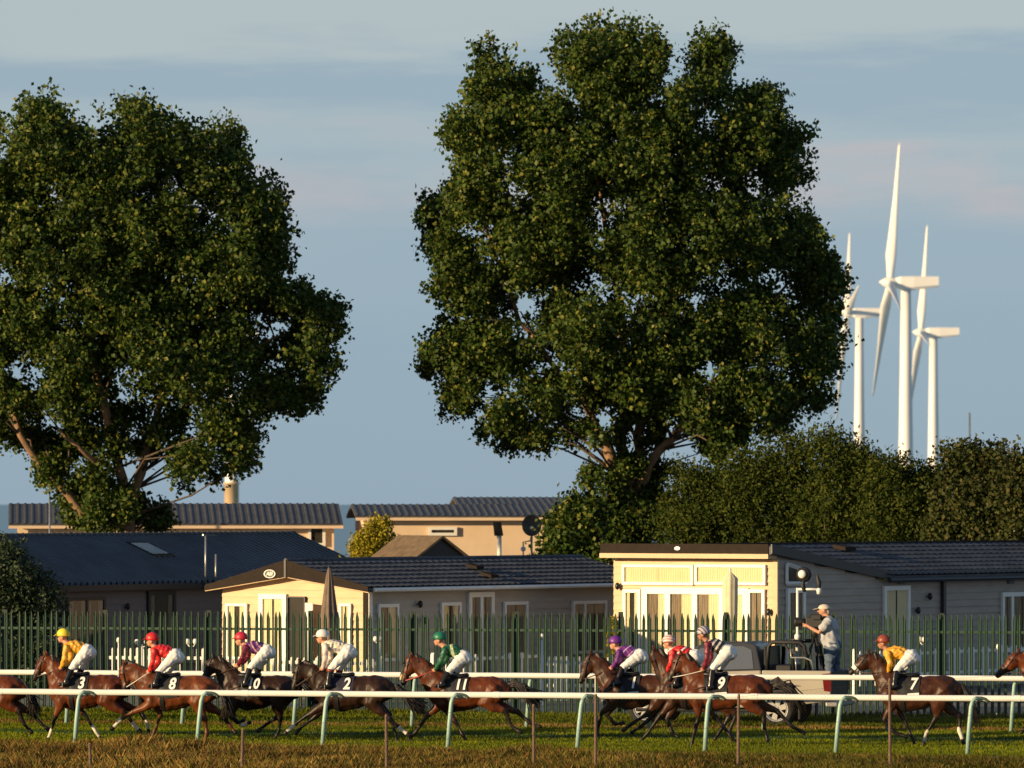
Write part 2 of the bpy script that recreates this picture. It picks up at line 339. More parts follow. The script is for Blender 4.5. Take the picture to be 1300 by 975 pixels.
# ------------------------------------------------------------------ running rails
def running_rail(label, d, zc, posts, flip=1):
    c = on_line(650, d); t = thing('running_rail', label, 'rail', c, TRZ, None)
    secs = []
    for k in range(15):
        x = -15+k*30/14; secs.append((Vector((x, 0, zc+random.uniform(-.006, .006))), .048, .061))
    MB().loft(secs, 12, True).build('top_rail', 'rail_white', t, True)
    pm = MB().loft([(Vector((q[0], q[1]*flip, q[2])), r, r) for q, r in (((-.04, -.16, 0), .045), ((.0, -.16, .55), .045), ((.04, -.155, zc-.16), .044), ((.07, -.145, zc-.06), .042), ((.12, -.11, zc+.0), .038), ((.19, -.06, zc-.03), .032))], 10, False)
    bm_ = MB().loft([(Vector((q[0], q[1]*flip, q[2])), .022, .03) for q in ((.13, -.10, zc+.01), (.24, -.07, zc+.006), (.32, -.05, zc-.02), (.36, -.035, zc-.055), (.34, -.02, zc-.075))], 8, True)
    p0 = b0 = None
    for px in posts[::2]:
        x = on_line(px, d).x/math.cos(TRZ)+.9; MB().loft([(Vector((x, 0, zc)), .052, .065), (Vector((x+.14, 0, zc)), .052, .065)], 12, False).build('joint_sleeve', 'rail_white', t)
    for px in posts:
        x = on_line(px, d).x/math.cos(TRZ)
        if p0 is None: p0 = pm.build('post', 'rail_green', t, True); b0 = bm_.build('bracket', 'bracket_green', p0, True); o = p0
        else: o = copy_obj(p0, t); copy_obj(b0, o)
        o.location = (x+.03, 0, 0); o.rotation_euler = (0, R(random.uniform(-.8, .8)), 0)
running_rail('near white plastic running rail on pale green bent posts, horses passing behind it', 115.5, 1.125, [-58, 98, 253, 412, 571, 735, 897, 1063, 1230, 1394])
running_rail('far white running rail behind the galloping horses, nearest the green fence', 126.7, 1.185, [-66, 82, 229, 371, 521, 667, 822, 968, 1125, 1283, 1440], -1)
# ------------------------------------------------------------------ palisade fence
FD = 134.5
fo = on_line(650, FD); fen = thing('palisade_fence', 'green steel palisade fence with pointed pales in front of the lodges', 'fence', fo, TRZ)
pale = MB()
prof = [(-.038, .014), (-.022, -.010), (-.008, .004), (.008, .004), (.022, -.010), (.038, .014)]
zt = [2.28, 2.36, 2.43, 2.43, 2.36, 2.28]
for (x, y), z in zip(prof, zt): pale.v += [(x, y, .06), (x, y, z)]
for i in range(5): pale.f.append((2*i, 2*i+2, 2*i+3, 2*i+1))
for (x, y), z in zip(prof, zt): pale.v += [(x, y+.005, .06), (x, y+.005, z-.003)]
for i in range(5): pale.f.append((12+2*i+2, 12+2*i, 12+2*i+1, 12+2*i+3))
for i in (0, 5): pale.f.append((2*i, 2*i+1, 12+2*i+1, 12+2*i))
pale0 = None
postpx = [-127, 4, 132, 264, 393, 524, 655, 787, 921, 1058, 1195, 1333]
pxs = [on_line(p, FD).x/math.cos(TRZ) for p in postpx]
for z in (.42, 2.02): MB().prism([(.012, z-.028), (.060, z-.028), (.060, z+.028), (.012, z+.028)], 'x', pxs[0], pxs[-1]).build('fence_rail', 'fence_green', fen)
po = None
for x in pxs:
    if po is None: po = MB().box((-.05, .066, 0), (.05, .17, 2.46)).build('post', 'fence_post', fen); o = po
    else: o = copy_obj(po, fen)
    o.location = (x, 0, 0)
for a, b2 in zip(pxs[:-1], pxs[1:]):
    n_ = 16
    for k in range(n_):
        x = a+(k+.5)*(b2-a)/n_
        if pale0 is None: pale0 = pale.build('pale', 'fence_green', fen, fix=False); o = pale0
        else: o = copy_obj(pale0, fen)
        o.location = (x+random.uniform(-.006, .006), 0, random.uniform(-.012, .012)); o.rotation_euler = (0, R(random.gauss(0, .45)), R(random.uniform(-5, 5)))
# ------------------------------------------------------------------ white picket fences of the decks
def picket_fence(label, px0, px1, d, ztop, rails, pitch=.155, cap=False, zb=.25, ends=None):
    c, e = ends or (on_line(px0, d), on_line(px1, d)); L = (e-c).length
    t = thing('picket_fence', label, 'fence', c, math.atan2(e.y-c.y, e.x-c.x), 'white picket fences behind the green fence')
    pk = MB().prism([(-.036, zb), (.036, zb), (.036, ztop-.03), (.018, ztop), (-.018, ztop), (-.036, ztop-.03)], 'y', -.01, .01)
    p0 = None; n_ = int(L/pitch)
    for k in range(n_+1):
        if p0 is None: p0 = pk.build('picket', 'white_paint', t); o = p0
        else: o = copy_obj(p0, t)
        o.location = (k*L/n_, 0, random.uniform(-.01, .01)); o.rotation_euler = (0, R(random.uniform(-.6, .6)), 0)
    for z in rails: MB().box((-.03, .014, z-.04), (L+.03, .05, z+.04)).build('fence_rail', 'white_paint', t)
    for x in (-.06, L+.06): MB().prism([(x-.045, .0), (x+.045, 0), (x+.045, ztop+.03), (x, ztop+.07), (x-.045, ztop+.03)], 'y', -.03, .06).build('post', 'white_paint', t)
picket_fence('white picket fence in front of the dark roofed building, behind red jockey', 136, 258, 140.6, 1.40, (.55, 1.15))
picket_fence('white picket fence below the gable windows of the cream lodge', 262, 402, 139.2, 1.22, (.5, 1.1))
picket_fence('short white picket fence at the right corner of the cream gable', 446, 482, 138.4, 1.22, (.5, 1.1))
picket_fence('bright white picket fence between the green jockey and purple jockey', 690, 772, 137.6, 1.32, (.62, 1.15), .14)
def along(px, Yc, pxc, off, th=R(35)):       # point where column px meets a line parallel to a lodge's long side
    Xc, Y0 = Xp(pxc, Yc)+off*math.cos(th), Yc-off*math.sin(th); p_ = (px-650)/F; x = (p_*Y0-Xc)/(math.sin(th)-p_*math.cos(th))
    return Vector((Xc+x*math.sin(th), Y0+x*math.cos(th), 0))
picket_fence('shaded white picket fence under the grey lodge windows, behind green jockey', 0, 0, 0, 1.12, (.5, 1.0), .25, ends=(along(552, 146, 468, 1.5), along(684, 146, 468, 1.5)))
picket_fence('shaded white picket fence in front of the right grey lodge wall', 0, 0, 0, 1.16, (.5, 1.05), .25, ends=(along(1086, 148, 986, 1.6), along(1325, 148, 986, 1.6)))
# ------------------------------------------------------------------ garden lamps
def lamp(label, px, d, zt_, arms):
    c = on_line(px, d); t = thing('garden_lamp', label, 'lamp', c, TRZ, 'white garden lamps behind the green fence')
    MB().lathe([(.0, 0), (.06, 0), (.06, .03), (.028, .05), (.028, zt_), (.0, zt_)], 'z', 10).build('post', 'white_paint', t, True)
    for ax in arms:
        if ax: MB().tube([(0, 0, zt_-.08), (ax*.6, 0, zt_-.05), (ax, 0, zt_+.01)], .014, 6).build('arm', 'white_paint', t, True)
        MB().lathe([(.0, .0), (.045, .0), (.065, .06), (.05, .12), (.0, .14)], 'z', 10, (ax, 0, zt_)).build('lamp_head', 'white_paint', t, True)
lamp('white single garden lamp post left of the red jockey', 151, 139.6, 1.55, (0,))
lamp('white twin garden lamp behind the head of the red jockey', 180, 140.0, 1.50, (-.12, .12))
lamp('white twin garden lamp between the red and the purple jockey', 243, 139.8, 1.52, (-.1, .1))
lamp('white garden lamp post left of the green jockey', 482, 137.9, 1.65, (0, -.1))
lamp('white garden lamp post left of the bright picket fence', 688, 137.0, 1.75, (0,))
lamp('white twin garden lamp behind the rump of the last yellow jockey', 1174, 137.2, 1.72, (-.12, 0.0))
lamp('white single garden lamp in shade at far right', 1268, 137.4, 1.55, (0,))
# ------------------------------------------------------------------ lodges (static caravans)
class Lodge:
    """local x runs along the long side (right and away), local y along the end wall (left and away)"""
    def __init__(s, name, label, cat, px, Y, theta, group=None):
        s.th = R(theta); s.Xc = Xp(px, Y); s.Yc = Y
        s.t = thing(name, label, cat, (s.Xc, Y, 0), math.pi/2-s.th, group)
    def side(s, px):
        p = (px-650)/F; return (p*s.Yc-s.Xc)/(math.sin(s.th)-p*math.cos(s.th))
    def end(s, px):
        p = (px-650)/F; return (s.Xc-p*s.Yc)/(math.cos(s.th)+p*math.sin(s.th))
    def zside(s, py, x): return Zp(py, s.Yc+x*math.cos(s.th))
    def zend(s, py, y): return Zp(py, s.Yc+y*math.sin(s.th))
    def core(s, L, Wd, z1, m, z0=.3):
        MB().box((.05, .05, 0), (L-.05, Wd-.05, z1)).build('core_wall', m, s.t)
    def boards(s, wall, a, b, top, m, z0=.3, pitch=.19, parent=None):
        """lap boards; top(z) gives the trimmed extent for gable walls"""
        z = z0
        while True:
            lim = top(z+pitch*.4)
            if lim is None: break
            u0, u1 = max(a, lim[0]), min(b, lim[1])
            if u1-u0 < .12: break
            pr = [(-.034, z), (-.008, z+pitch+.012), (.03, z+pitch+.012), (.03, z)]
            MB().prism(pr, 'y' if False else 'x', u0, u1).build('board', m, parent or s.t) if wall == 'side' else MB().prism(pr, 'y', u0, u1).build('board', m, parent or s.t)
            z += pitch
    def panel(s, mb, wall, u0, u1, z0, z1, d0, d1):
        if wall == 'side': mb.box((u0, d0, z0), (u1, d1, z1))
        else: mb.box((d0, u0, z0), (d1, u1, z1))
        return mb
    def window(s, wall, u0, u1, z0, z1, fr=.07, mull=(), frame='upvc', curt='curtain', open_=0.5, name='window', bars=()):
        if u1 < u0: u0, u1 = u1, u0
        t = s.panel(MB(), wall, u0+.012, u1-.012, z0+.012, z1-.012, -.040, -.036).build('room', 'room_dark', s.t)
        t.name = name + '_recess' if False else name
        f = MB()
        for a, b, c, d in ((u0, u0+fr, z0, z1), (u1-fr, u1, z0, z1), (u0+fr, u1-fr, z0, z0+fr), (u0+fr, u1-fr, z1-fr, z1)): s.panel(f, wall, a, b, c, d, -.105, -.030)
        f.build('frame', frame, t)
        ed = [u0+fr]+[u0+(u1-u0)*q for q in mull]+[u1-fr]
        for q in mull: s.panel(MB(), wall, u0+(u1-u0)*q-fr*.5, u0+(u1-u0)*q+fr*.5, z0+fr, z1-fr, -.103, -.045).build('mullion', frame, t)
        for q in bars: s.panel(MB(), wall, u0+fr, u1-fr, z0+(z1-z0)*q-.03, z0+(z1-z0)*q+.03, -.101, -.045).build('transom', frame, t)
        for a, b in zip(ed[:-1], ed[1:]):
            s.panel(MB(), wall, a-.004, b+.004, z0+fr-.004, z1-fr+.004, -.078, -.072).build('pane', 'window_glass', t)
            if curt:
                w = (b-a)*open_*.5
                for c0, c1 in ((a, a+w), (b-w, b)):
                    if c1-c0 < .02: continue
                    cm = MB(); n_ = max(4, int((c1-c0)/.035)); pts = []
                    for i in range(n_+1):
                        u = c0+(c1-c0)*i/n_; dd = -.056+.006*(1 if i % 2 else -1); pts.append((u, dd))
                    for u, dd in pts:
                        for z in (z0+fr, z1-fr): cm.v.append((u, dd, z) if wall == 'side' else (dd, u, z))
                    cm.f = [(2*i, 2*i+2, 2*i+3, 2*i+1) for i in range(n_)]
                    cm.build('curtain', ('curtain_brown' if name == 'patio_door' and c1 == b and wall == 'end' and len(mull) else curt), t, fix=False)
        return t
    def tiles(s, quad, rows, m, name='roof_tiles', wave=.28, amp=.019, step=.032):
        """pressed tile sheet over a roof plane. quad = eave start, eave end, ridge end, ridge start (local)"""
        A, B, C_, D = [Vector(q) for q in quad]; L = (B-A).length; nrm = (B-A).cross(D-A).normalized()
        if nrm.z < 0: nrm = -nrm
        nx = int(L/.06); mb = MB(); vals = []
        for r in range(rows): vals += [(r/rows, step), ((r+.999)/rows, 0)]
        for v, off in vals:
            for i in range(nx+1):
                u = i/nx; q = (A.lerp(B, u)).lerp(D.lerp(C_, u), v); ph = u*L/wave*2*math.pi
                mb.v.append(tuple(q+nrm*(.012+off+amp*max(math.sin(ph), -.45))))
        k = nx+1
        for j in range(len(vals)-1):
            for i in range(nx): mb.f.append((j*k+i, j*k+i+1, (j+1)*k+i+1, (j+1)*k+i))
        o = mb.build(name, m, s.t, fix=False); return kind(o, 'stuff')
def wall_lamp(parent, p, nrm):
    o = MB().ball(p, (.07, .07, .10), 10, 6).build('wall_lamp', 'black_metal', parent, True); q = Vector(p)+Vector(nrm)*.05
    MB().tube([Vector(p), Vector(p)+Vector(nrm)*-.09], .02, 6).build('bracket', 'black_metal', o); return o
# --- left lodge: cream gable towards the sun, grey long side
A = Lodge('holiday_lodge', 'lodge with sunlit cream gable, brown barge boards and long grey side wall', 'lodge', 468, 146, 35, 'lodges of the caravan park')
Wd, L, ze, zr = 4.75, 13.0, 2.92, 3.52
A.core(L, Wd, 2.75, 'grey_wall_light')
pitchA = (zr-ze)/(Wd/2)
A.boards('side', 0.0, L, lambda z: (0, L) if z < ze-.12 else None, 'grey_wall_light')
gab = lambda z: ((0, Wd) if z < ze-.1 else ((z-ze+.1)/pitchA, Wd-(z-ze+.1)/pitchA)) if z < zr-.22 else None
A.boards('end', .01, Wd-.01, gab, 'cream_wall')
MB().prism([(.0, .3), (Wd, .3), (Wd, ze-.06), (Wd/2, zr-.09), (0, ze-.06)], 'x', .032, .06).build('gable_wall', 'cream_wall', A.t)
ov = .38
for sgn, nm in ((1, 'near'), (-1, 'far')):
    y0, y1 = (-.28, Wd/2) if sgn == 1 else (Wd+.28, Wd/2)
    zo = ze-pitchA*.28
    MB().add([(-ov, y0, zo), (L+.2, y0, zo), (L+.2, y1, zr), (-ov, y1, zr), (-ov, y0, zo-.07), (L+.2, y0, zo-.07), (L+.2, y1, zr-.07), (-ov, y1, zr-.07)],
             [(0, 1, 2, 3), (7, 6, 5, 4), (0, 4, 5, 1), (1, 5, 6, 2), (2, 6, 7, 3), (3, 7, 4, 0)]).build('roof', 'slate_tile', A.t)
    A.tiles([(-ov+.02, y0, zo), (L+.2, y0, zo), (L+.2, y1, zr), (-ov+.02, y1, zr)], 7, 'slate_tile')
    # barge board on the gable: deeper towards the peak
    MB().add([(-ov-.03, y0, zo+.03), (-ov-.03, y1, zr+.04), (-ov-.03, y1, zr-.40), (-ov-.03, y0, zo-.10), (-ov, y0, zo+.03), (-ov, y1, zr+.04), (-ov, y1, zr-.40), (-ov, y0, zo-.10)],
             [(0, 1, 2, 3), (7, 6, 5, 4), (0, 4, 5, 1), (1, 5, 6, 2), (2, 6, 7, 3), (3, 7, 4, 0)]).build('barge_board', 'fascia_brown', A.t)
    MB().add([(-ov, y0, zo-.105), (-ov, y1, zr-.40), (.0, y1, zr-.30), (0, y0, zo-.085), (-ov, y0, zo-.125), (-ov, y1, zr-.42), (.0, y1, zr-.32), (0, y0, zo-.105)],
             [(0, 1, 2, 3), (7, 6, 5, 4), (0, 4, 5, 1), (1, 5, 6, 2), (2, 6, 7, 3), (3, 7, 4, 0)]).build('soffit', 'cream_wall', A.t)
MB().tube([(-ov-.02, Wd/2, zr+.03), (L+.2, Wd/2, zr+.03)], .055, 8).build('ridge_cap', 'slate_tile', A.t)
MB().box((-ov-.05, Wd/2-.03, zr-.42), (-ov-.032, Wd/2+.03, zr+.05)).build('barge_joint', 'dark_trim', A.t)
MB().tube([(-.2, -.33, ze-.12), (L+.2, -.33, ze-.12)], .055, 8).build('gutter', 'white_paint', A.t)
MB().box((-.05, -.052, .1), (.10, -.036, ze-.1)).build('corner_board', 'upvc', A.t)
MB().box((-.056, -.03, .1), (-.036, .14, ze-.1)).build('corner_board', 'fascia_brown', A.t)
# round badge with the maker's letters
yb = A.end(355); zb_ = zr-.20-(yb-Wd/2)*pitchA
bd = MB().lathe([(0, 0), (.19, 0), (.19, .012), (.0, .012)], 'x', 20, (0, 0, 0)); bd.v = [(-ov-.045+q[0]*.6, yb+q[1], zb_+q[2]*.58) for q in bd.v]
badge = bd.build('badge', 'dark_trim', A.t)
rg = MB(); rg.lathe([(.16, 0), (.19, 0)], 'x', 24); rg.v = [(-ov-.053, yb+q[1], zb_+q[2]*.58) for q in rg.v]; rg.build('badge_ring', 'upvc', badge, fix=False)
tm = text_mesh('ABI', .135, .004, .2)
for v in tm.vertices: v.co = Vector((-ov-.056, yb-v.co.x, zb_+v.co.y))
link('badge_letters', tm, 'upvc', badge)
e = A.end
A.window('end', e(316), e(289), .95, A.zend(766, e(300)), curt='curtain', open_=.7)
A.window('end', e(366), e(331), .35, A.zend(754, e(350)), fr=.13, curt='curtain', open_=.9, name='patio_door')
A.window('end', e(390), e(367), .35, A.zend(757, e(378)), fr=.03, curt=None, frame='dark_trim', name='open_doorway')
MB().add([(-.10, e(390), .38), (-.45, e(410), .38), (-.45, e(410), 2.45), (-.10, e(390), 2.45), (-.06, e(390), .38), (-.41, e(410), .38), (-.41, e(410), 2.45), (-.06, e(390), 2.45)],
         [(0, 1, 2, 3), (7, 6, 5, 4), (0, 4, 5, 1), (1, 5, 6, 2), (2, 6, 7, 3), (3, 7, 4, 0)]).build('open_door_leaf', 'upvc', A.t)
A.window('end', e(448), e(433), .95, A.zend(766, e(440)), curt='curtain', open_=.8)
sdx = A.side
for a, b, py, zb2, nm, m_ in ((477, 503, 767, .95, 'window', ()), (557, 582, 765, .95, 'window', ()), (592, 624, 752, .35, 'door', (.5,)), (637, 667, 764, .95, 'window', ()), (724, 767, 763, .95, 'window', (.36,))):
    A.window('side', sdx(a), sdx(b), zb2, A.zside(py, sdx(a)), fr=.085 if nm == 'window' else .13, mull=m_, curt='curtain_brown', open_=.92, name=nm)
wall_lamp(A.t, (sdx(529), -.12, A.zside(767, sdx(529))), (0, -1, 0)); wall_lamp(A.t, (sdx(534), -.12, A.zside(788, sdx(534))), (0, -1, 0))
for px, py in ((621, 727), (636, 716)):
    x = sdx(px)+.3; v_ = .35 if py < 720 else .18
    y = (-.28+(Wd/2+.28)*(1-(1-v_)*.9)) if False else (.35 if py > 720 else 1.2); z = ze+pitchA*y
    MB().add([(x, y-.2, z+.04), (x+.34, y-.2, z+.04), (x+.34, y+.18, z+.13), (x, y+.18, z+.13), (x, y-.2, z+.12), (x+.34, y-.2, z+.12), (x+.34, y+.18, z+.2), (x, y+.18, z+.2)],
             [(3, 2, 1, 0), (4, 5, 6, 7), (0, 1, 5, 4), (1, 2, 6, 5), (2, 3, 7, 6), (3, 0, 4, 7)]).build('roof_vent', 'fascia_brown', A.t)
# --- right lodge: tall sunlit glazed front, grey side with sloping top
B = Lodge('holiday_lodge', 'lodge with tall sunlit cream glazed front under flat brown fascia, grey side wall', 'lodge', 986, 148, 35, 'lodges of the caravan park')
Wd, L, zf, ze, zr = 5.1, 20.0, 3.66, 2.98, 3.90
xs_ = B.side(1125)
B.core(L, Wd, 2.8, 'grey_wall')
B.boards('end', .0, Wd, lambda z: (0, Wd) if z < zf-.14 else None, 'cream_wall')
sl = (zf-ze)/xs_
B.boards('side', .0, L, lambda z: (0, L) if z < ze-.12 else ((0, (zf-z-.02)/sl) if z < zf-.15 else None), 'grey_wall')
MB().prism([(.05, .3), (.05, zf-.02), (xs_, ze-.02), (L-.06, ze-.02), (L-.06, .3)], 'y', .032, .045).build('side_wall_sheet', 'grey_wall', B.t)
MB().box((.032, .05, .3), (.045, Wd-.05, zf)).build('front_wall_sheet', 'cream_wall', B.t)
# front roof: slopes from the tall front down along the side
MB().prism([(-.42, zf+.24), (xs_+.15, ze+.16), (xs_+.15, ze+.02), (-.42, zf+.03)], 'y', -.10, Wd+.12).build('front_roof', 'slate_tile', B.t)
MB().box((-.45, -.02, zf+.045), (-.42, Wd+.14, zf+.30)).build('fascia', 'fascia_brown', B.t)
MB().box((-.47, -.03, zf-.08), (-.04, Wd+.15, zf+.043)).build('soffit_board', 'cream_wall', B.t)
MB().prism([(-.44, zf+.30), (xs_+.12, ze+.20), (L+.2, ze+.20), (L+.2, ze-.02), (xs_+.10, ze-.02), (-.44, zf+.06)], 'y', -.14, -.102).build('side_fascia', 'dark_trim', B.t)
for sgn in (1, -1):
    y0, y1 = (-.25, Wd/2) if sgn == 1 else (Wd+.25, Wd/2); x0 = 0.25; zo = ze+.12-.02
    xa = xs_ if sgn == 1 else x0
    MB().add([(xa, y0, zo), (L+.2, y0, zo), (L+.2, y1, zr), (x0, y1, zr), (xa, y0, zo-.07), (L+.2, y0, zo-.07), (L+.2, y1, zr-.07), (x0, y1, zr-.07)],
             [(0, 1, 2, 3), (7, 6, 5, 4), (0, 4, 5, 1), (1, 5, 6, 2), (2, 6, 7, 3), (3, 7, 4, 0)]).build('roof', 'slate_tile', B.t)
    B.tiles([(xa, y0, zo), (L+.2, y0, zo), (L+.2, y1, zr), (x0, y1, zr)], 8, 'slate_tile')
MB().tube([(.2, Wd/2, zr+.02), (L+.2, Wd/2, zr+.02)], .05, 8).build('ridge_cap', 'fascia_brown', B.t)
MB().tube([(xs_-.3, -.30, ze-.02), (L+.2, -.30, ze-.02)], .06, 8).build('gutter', 'dark_trim', B.t)
xd = B.side(1194); MB().box((xd-.06, -.14, .1), (xd+.08, -.05, ze-.05)).build('downpipe', 'dark_trim', B.t)
MB().box((-.056, -.056, .1), (.02, -.036, zf-.1)).build('corner_board', 'cream_wall', B.t)
MB().box((-.056, -.036, .1), (-.036, .10, zf-.1)).build('corner_board', 'cream_wall', B.t)
e, sdx = B.end, B.side
for a, b in ((882, 792), (974, 884)): B.window('end', e(a), e(b), B.zend(743, e(a)), B.zend(717, e(a)), fr=.075, curt='curtain', open_=1.0, name='clerestory_window')
B.window('end', e(815), e(793), .35, B.zend(748, e(800)), fr=.09, curt='curtain', open_=.6, name='side_light')
B.window('end', e(973), e(951), .35, B.zend(748, e(960)), fr=.09, curt='curtain_brown', open_=.9, name='side_light')
B.window('end', e(952), e(817), .35, B.zend(746, e(880)), fr=.17, mull=(.245, .5, .755), curt='curtain', open_=1.0, name='patio_door', bars=(.97,))
wall_lamp(B.t, (-.12, e(787), B.zend(744, e(787))), (-1, 0, 0)); wall_lamp(B.t, (-.12, e(979), B.zend(777, e(979))), (-1, 0, 0))
bd = MB().lathe([(0, 0), (.09, 0), (.09, .012), (.0, .012)], 'x', 18); bd.v = [(-.466+q[0], e(872)+q[1], zf+.18+q[2]*.55) for q in bd.v]; bd.build('badge', 'grey_metal', B.t)
for a, b, py, zb2, nm, cu in ((996, 1019, 747, .35, 'side_door', 'curtain_brown'), (1119, 1152, 744, .35, 'door', 'curtain'), (1269, 1312, 752, .9, 'window', 'curtain_brown')):
    B.window('side', sdx(a), sdx(b), zb2, B.zside(py, sdx(a)), fr=.12, curt=cu, open_=.93, name=nm, mull=(.3,) if nm == 'window' else ())
# clerestory on the side with a sloping head
xa, xb = sdx(996), sdx(1020); z0_ = B.zside(741, xa); za, zb3 = B.zside(716, xa), B.zside(724, xb)
tw = MB().prism([(xa, z0_), (xb, z0_), (xb, zb3), (xa, za)], 'y', -.040, -.034).build('clerestory_window', 'room_dark', B.t)
MB().prism([(xa, z0_), (xb, z0_), (xb, zb3), (xa, za)], 'y', -.078, -.072).build('pane', 'window_glass', tw)
fr = MB()
for q0, q1 in (((xa, z0_), (xb, z0_)), ((xb, z0_), (xb, zb3)), ((xb, zb3), (xa, za)), ((xa, za), (xa, z0_))): fr.tube([(q0[0], -.07, q0[1]), (q1[0], -.07, q1[1])], .055, 4)
fr.build('frame', 'upvc', tw)
wall_lamp(B.t, (sdx(1176), -.12, B.zside(757, sdx(1176))), (0, -1, 0)); wall_lamp(B.t, (sdx(1161), -.12, B.zside(775, sdx(1161))), (0, -1, 0))
for px in (1142, 1281): x = sdx(px); MB().box((x-.16, -.08, B.zside(741, x)), (x+.16, -.05, B.zside(736, x))).build('wall_vent', 'dark_trim', B.t)
x = sdx(1166)-1.0; y = 1.9; z = ze+.1+(zr-ze-.1)*(y+.25)/(Wd/2+.25)
MB().add([(x, y-.2, z+.03), (x+.55, y-.2, z+.03), (x+.55, y+.2, z+.1), (x, y+.2, z+.1), (x, y-.2, z+.13), (x+.55, y-.2, z+.13), (x+.55, y+.2, z+.2), (x, y+.2, z+.2)],
         [(3, 2, 1, 0), (4, 5, 6, 7), (0, 1, 5, 4), (1, 2, 6, 5), (2, 3, 7, 6), (3, 0, 4, 7)]).build('roof_vent', 'fascia_brown', B.t)
# --- dark building behind, left: ribbed metal roof
C = Lodge('park_building', 'long brown building with dark blue ribbed metal roof at left', 'building', -240, 152, 30)
xe_, Wd = C.side(478), 6.4; L = xe_; ze, zr = 2.78, 4.06
C.core(L, Wd, 2.7, 'brown_wall')
C.boards('side', 0, L, lambda z: (0, L) if z < ze-.1 else None, 'brown_wall', pitch=.2)
pr = (zr-ze)/(Wd/2)
MB().prism([(0, ze-.1), (Wd, ze-.1), (Wd/2, zr-.1)], 'x', .06, .09).build('gable_wall', 'brown_wall', C.t); MB().prism([(0, ze-.1), (Wd, ze-.1), (Wd/2, zr-.1)], 'x', L-.09, L-.06).build('gable_wall', 'brown_wall', C.t)
for sgn in (1, -1):
    y0, y1 = (-.3, Wd/2) if sgn == 1 else (Wd+.3, Wd/2); zo = ze-pr*.3
    MB().add([(-.2, y0, zo), (L+.2, y0, zo), (L+.2, y1, zr), (-.2, y1, zr), (-.2, y0, zo-.08), (L+.2, y0, zo-.08), (L+.2, y1, zr-.08), (-.2, y1, zr-.08)],
             [(0, 1, 2, 3), (7, 6, 5, 4), (0, 4, 5, 1), (1, 5, 6, 2), (2, 6, 7, 3), (3, 7, 4, 0)]).build('roof', 'metal_sheet', C.t)
    mb = MB(); n_ = int((L+.4)/.30)
    for i in range(n_):
        x = -.2+i*.30
        q = [(x, 0), (x+.17, 0), (x+.20, .095), (x+.26, .095), (x+.30, 0)]
        o_ = len(mb.v)
        for xx, h in q: mb.v += [(xx, y0, zo+.012+h), (xx, y1, zr+.012+h)]
        for k in range(4): mb.f.append((o_+2*k, o_+2*k+2, o_+2*k+3, o_+2*k+1))
    kind(mb.build('ribbed_sheet', 'metal_sheet', C.t, fix=False), 'stuff')
MB().box((-.2, Wd/2-.13, zr+.02), (L+.2, Wd/2+.13, zr+.09)).build('ridge_cap', 'metal_sheet', C.t)
MB().box((-.2, -.36, ze-.27), (L+.2, -.31, ze-.10)).build('gutter', 'dark_trim', C.t)
sdx = C.side
C.window('side', sdx(82), sdx(131), .95, C.zside(758, sdx(100)), fr=.10, mull=(.52,), frame='dark_trim', curt='curtain_brown', open_=.6)
C.window('side', sdx(185), sdx(220), .2, C.zside(750, sdx(200)), fr=.13, frame='dark_trim', curt='curtain_brown', open_=.4, name='door')
wall_lamp(C.t, (sdx(158), -.12, C.zside(770, sdx(158))), (0, -1, 0))
# skylight on the ribbed roof
x = sdx(247); y0, y1 = 1.45, 2.45
q = [(x, y0), (x+1.1, y0), (x+1.1, y1), (x, y1)]; zf_ = lambda y, h: ze+pr*y+h
sk = MB().add([(a, b_, zf_(b_, .05)) for a, b_ in q]+[(a, b_, zf_(b_, .12)) for a, b_ in q], [(3, 2, 1, 0), (4, 5, 6, 7), (0, 1, 5, 4), (1, 2, 6, 5), (2, 3, 7, 6), (3, 0, 4, 7)]).build('skylight', 'dark_trim', C.t)
q2 = [(x+.12, y0+.12), (x+.98, y0+.12), (x+.98, y1-.12), (x+.12, y1-.12)]
mat('skylight_reflection', (.55, .58, .62), .2, .05, 2); MB().add([(a, b_, zf_(b_, .124)) for a, b_ in q2]+[(a, b_, zf_(b_, .135)) for a, b_ in q2], [(3, 2, 1, 0), (4, 5, 6, 7), (0, 1, 5, 4), (1, 2, 6, 5), (2, 3, 7, 6), (3, 0, 4, 7)]).build('pane', 'skylight_reflection', sk)  # opaque pale pane: the sky's reflection is put into its base colour
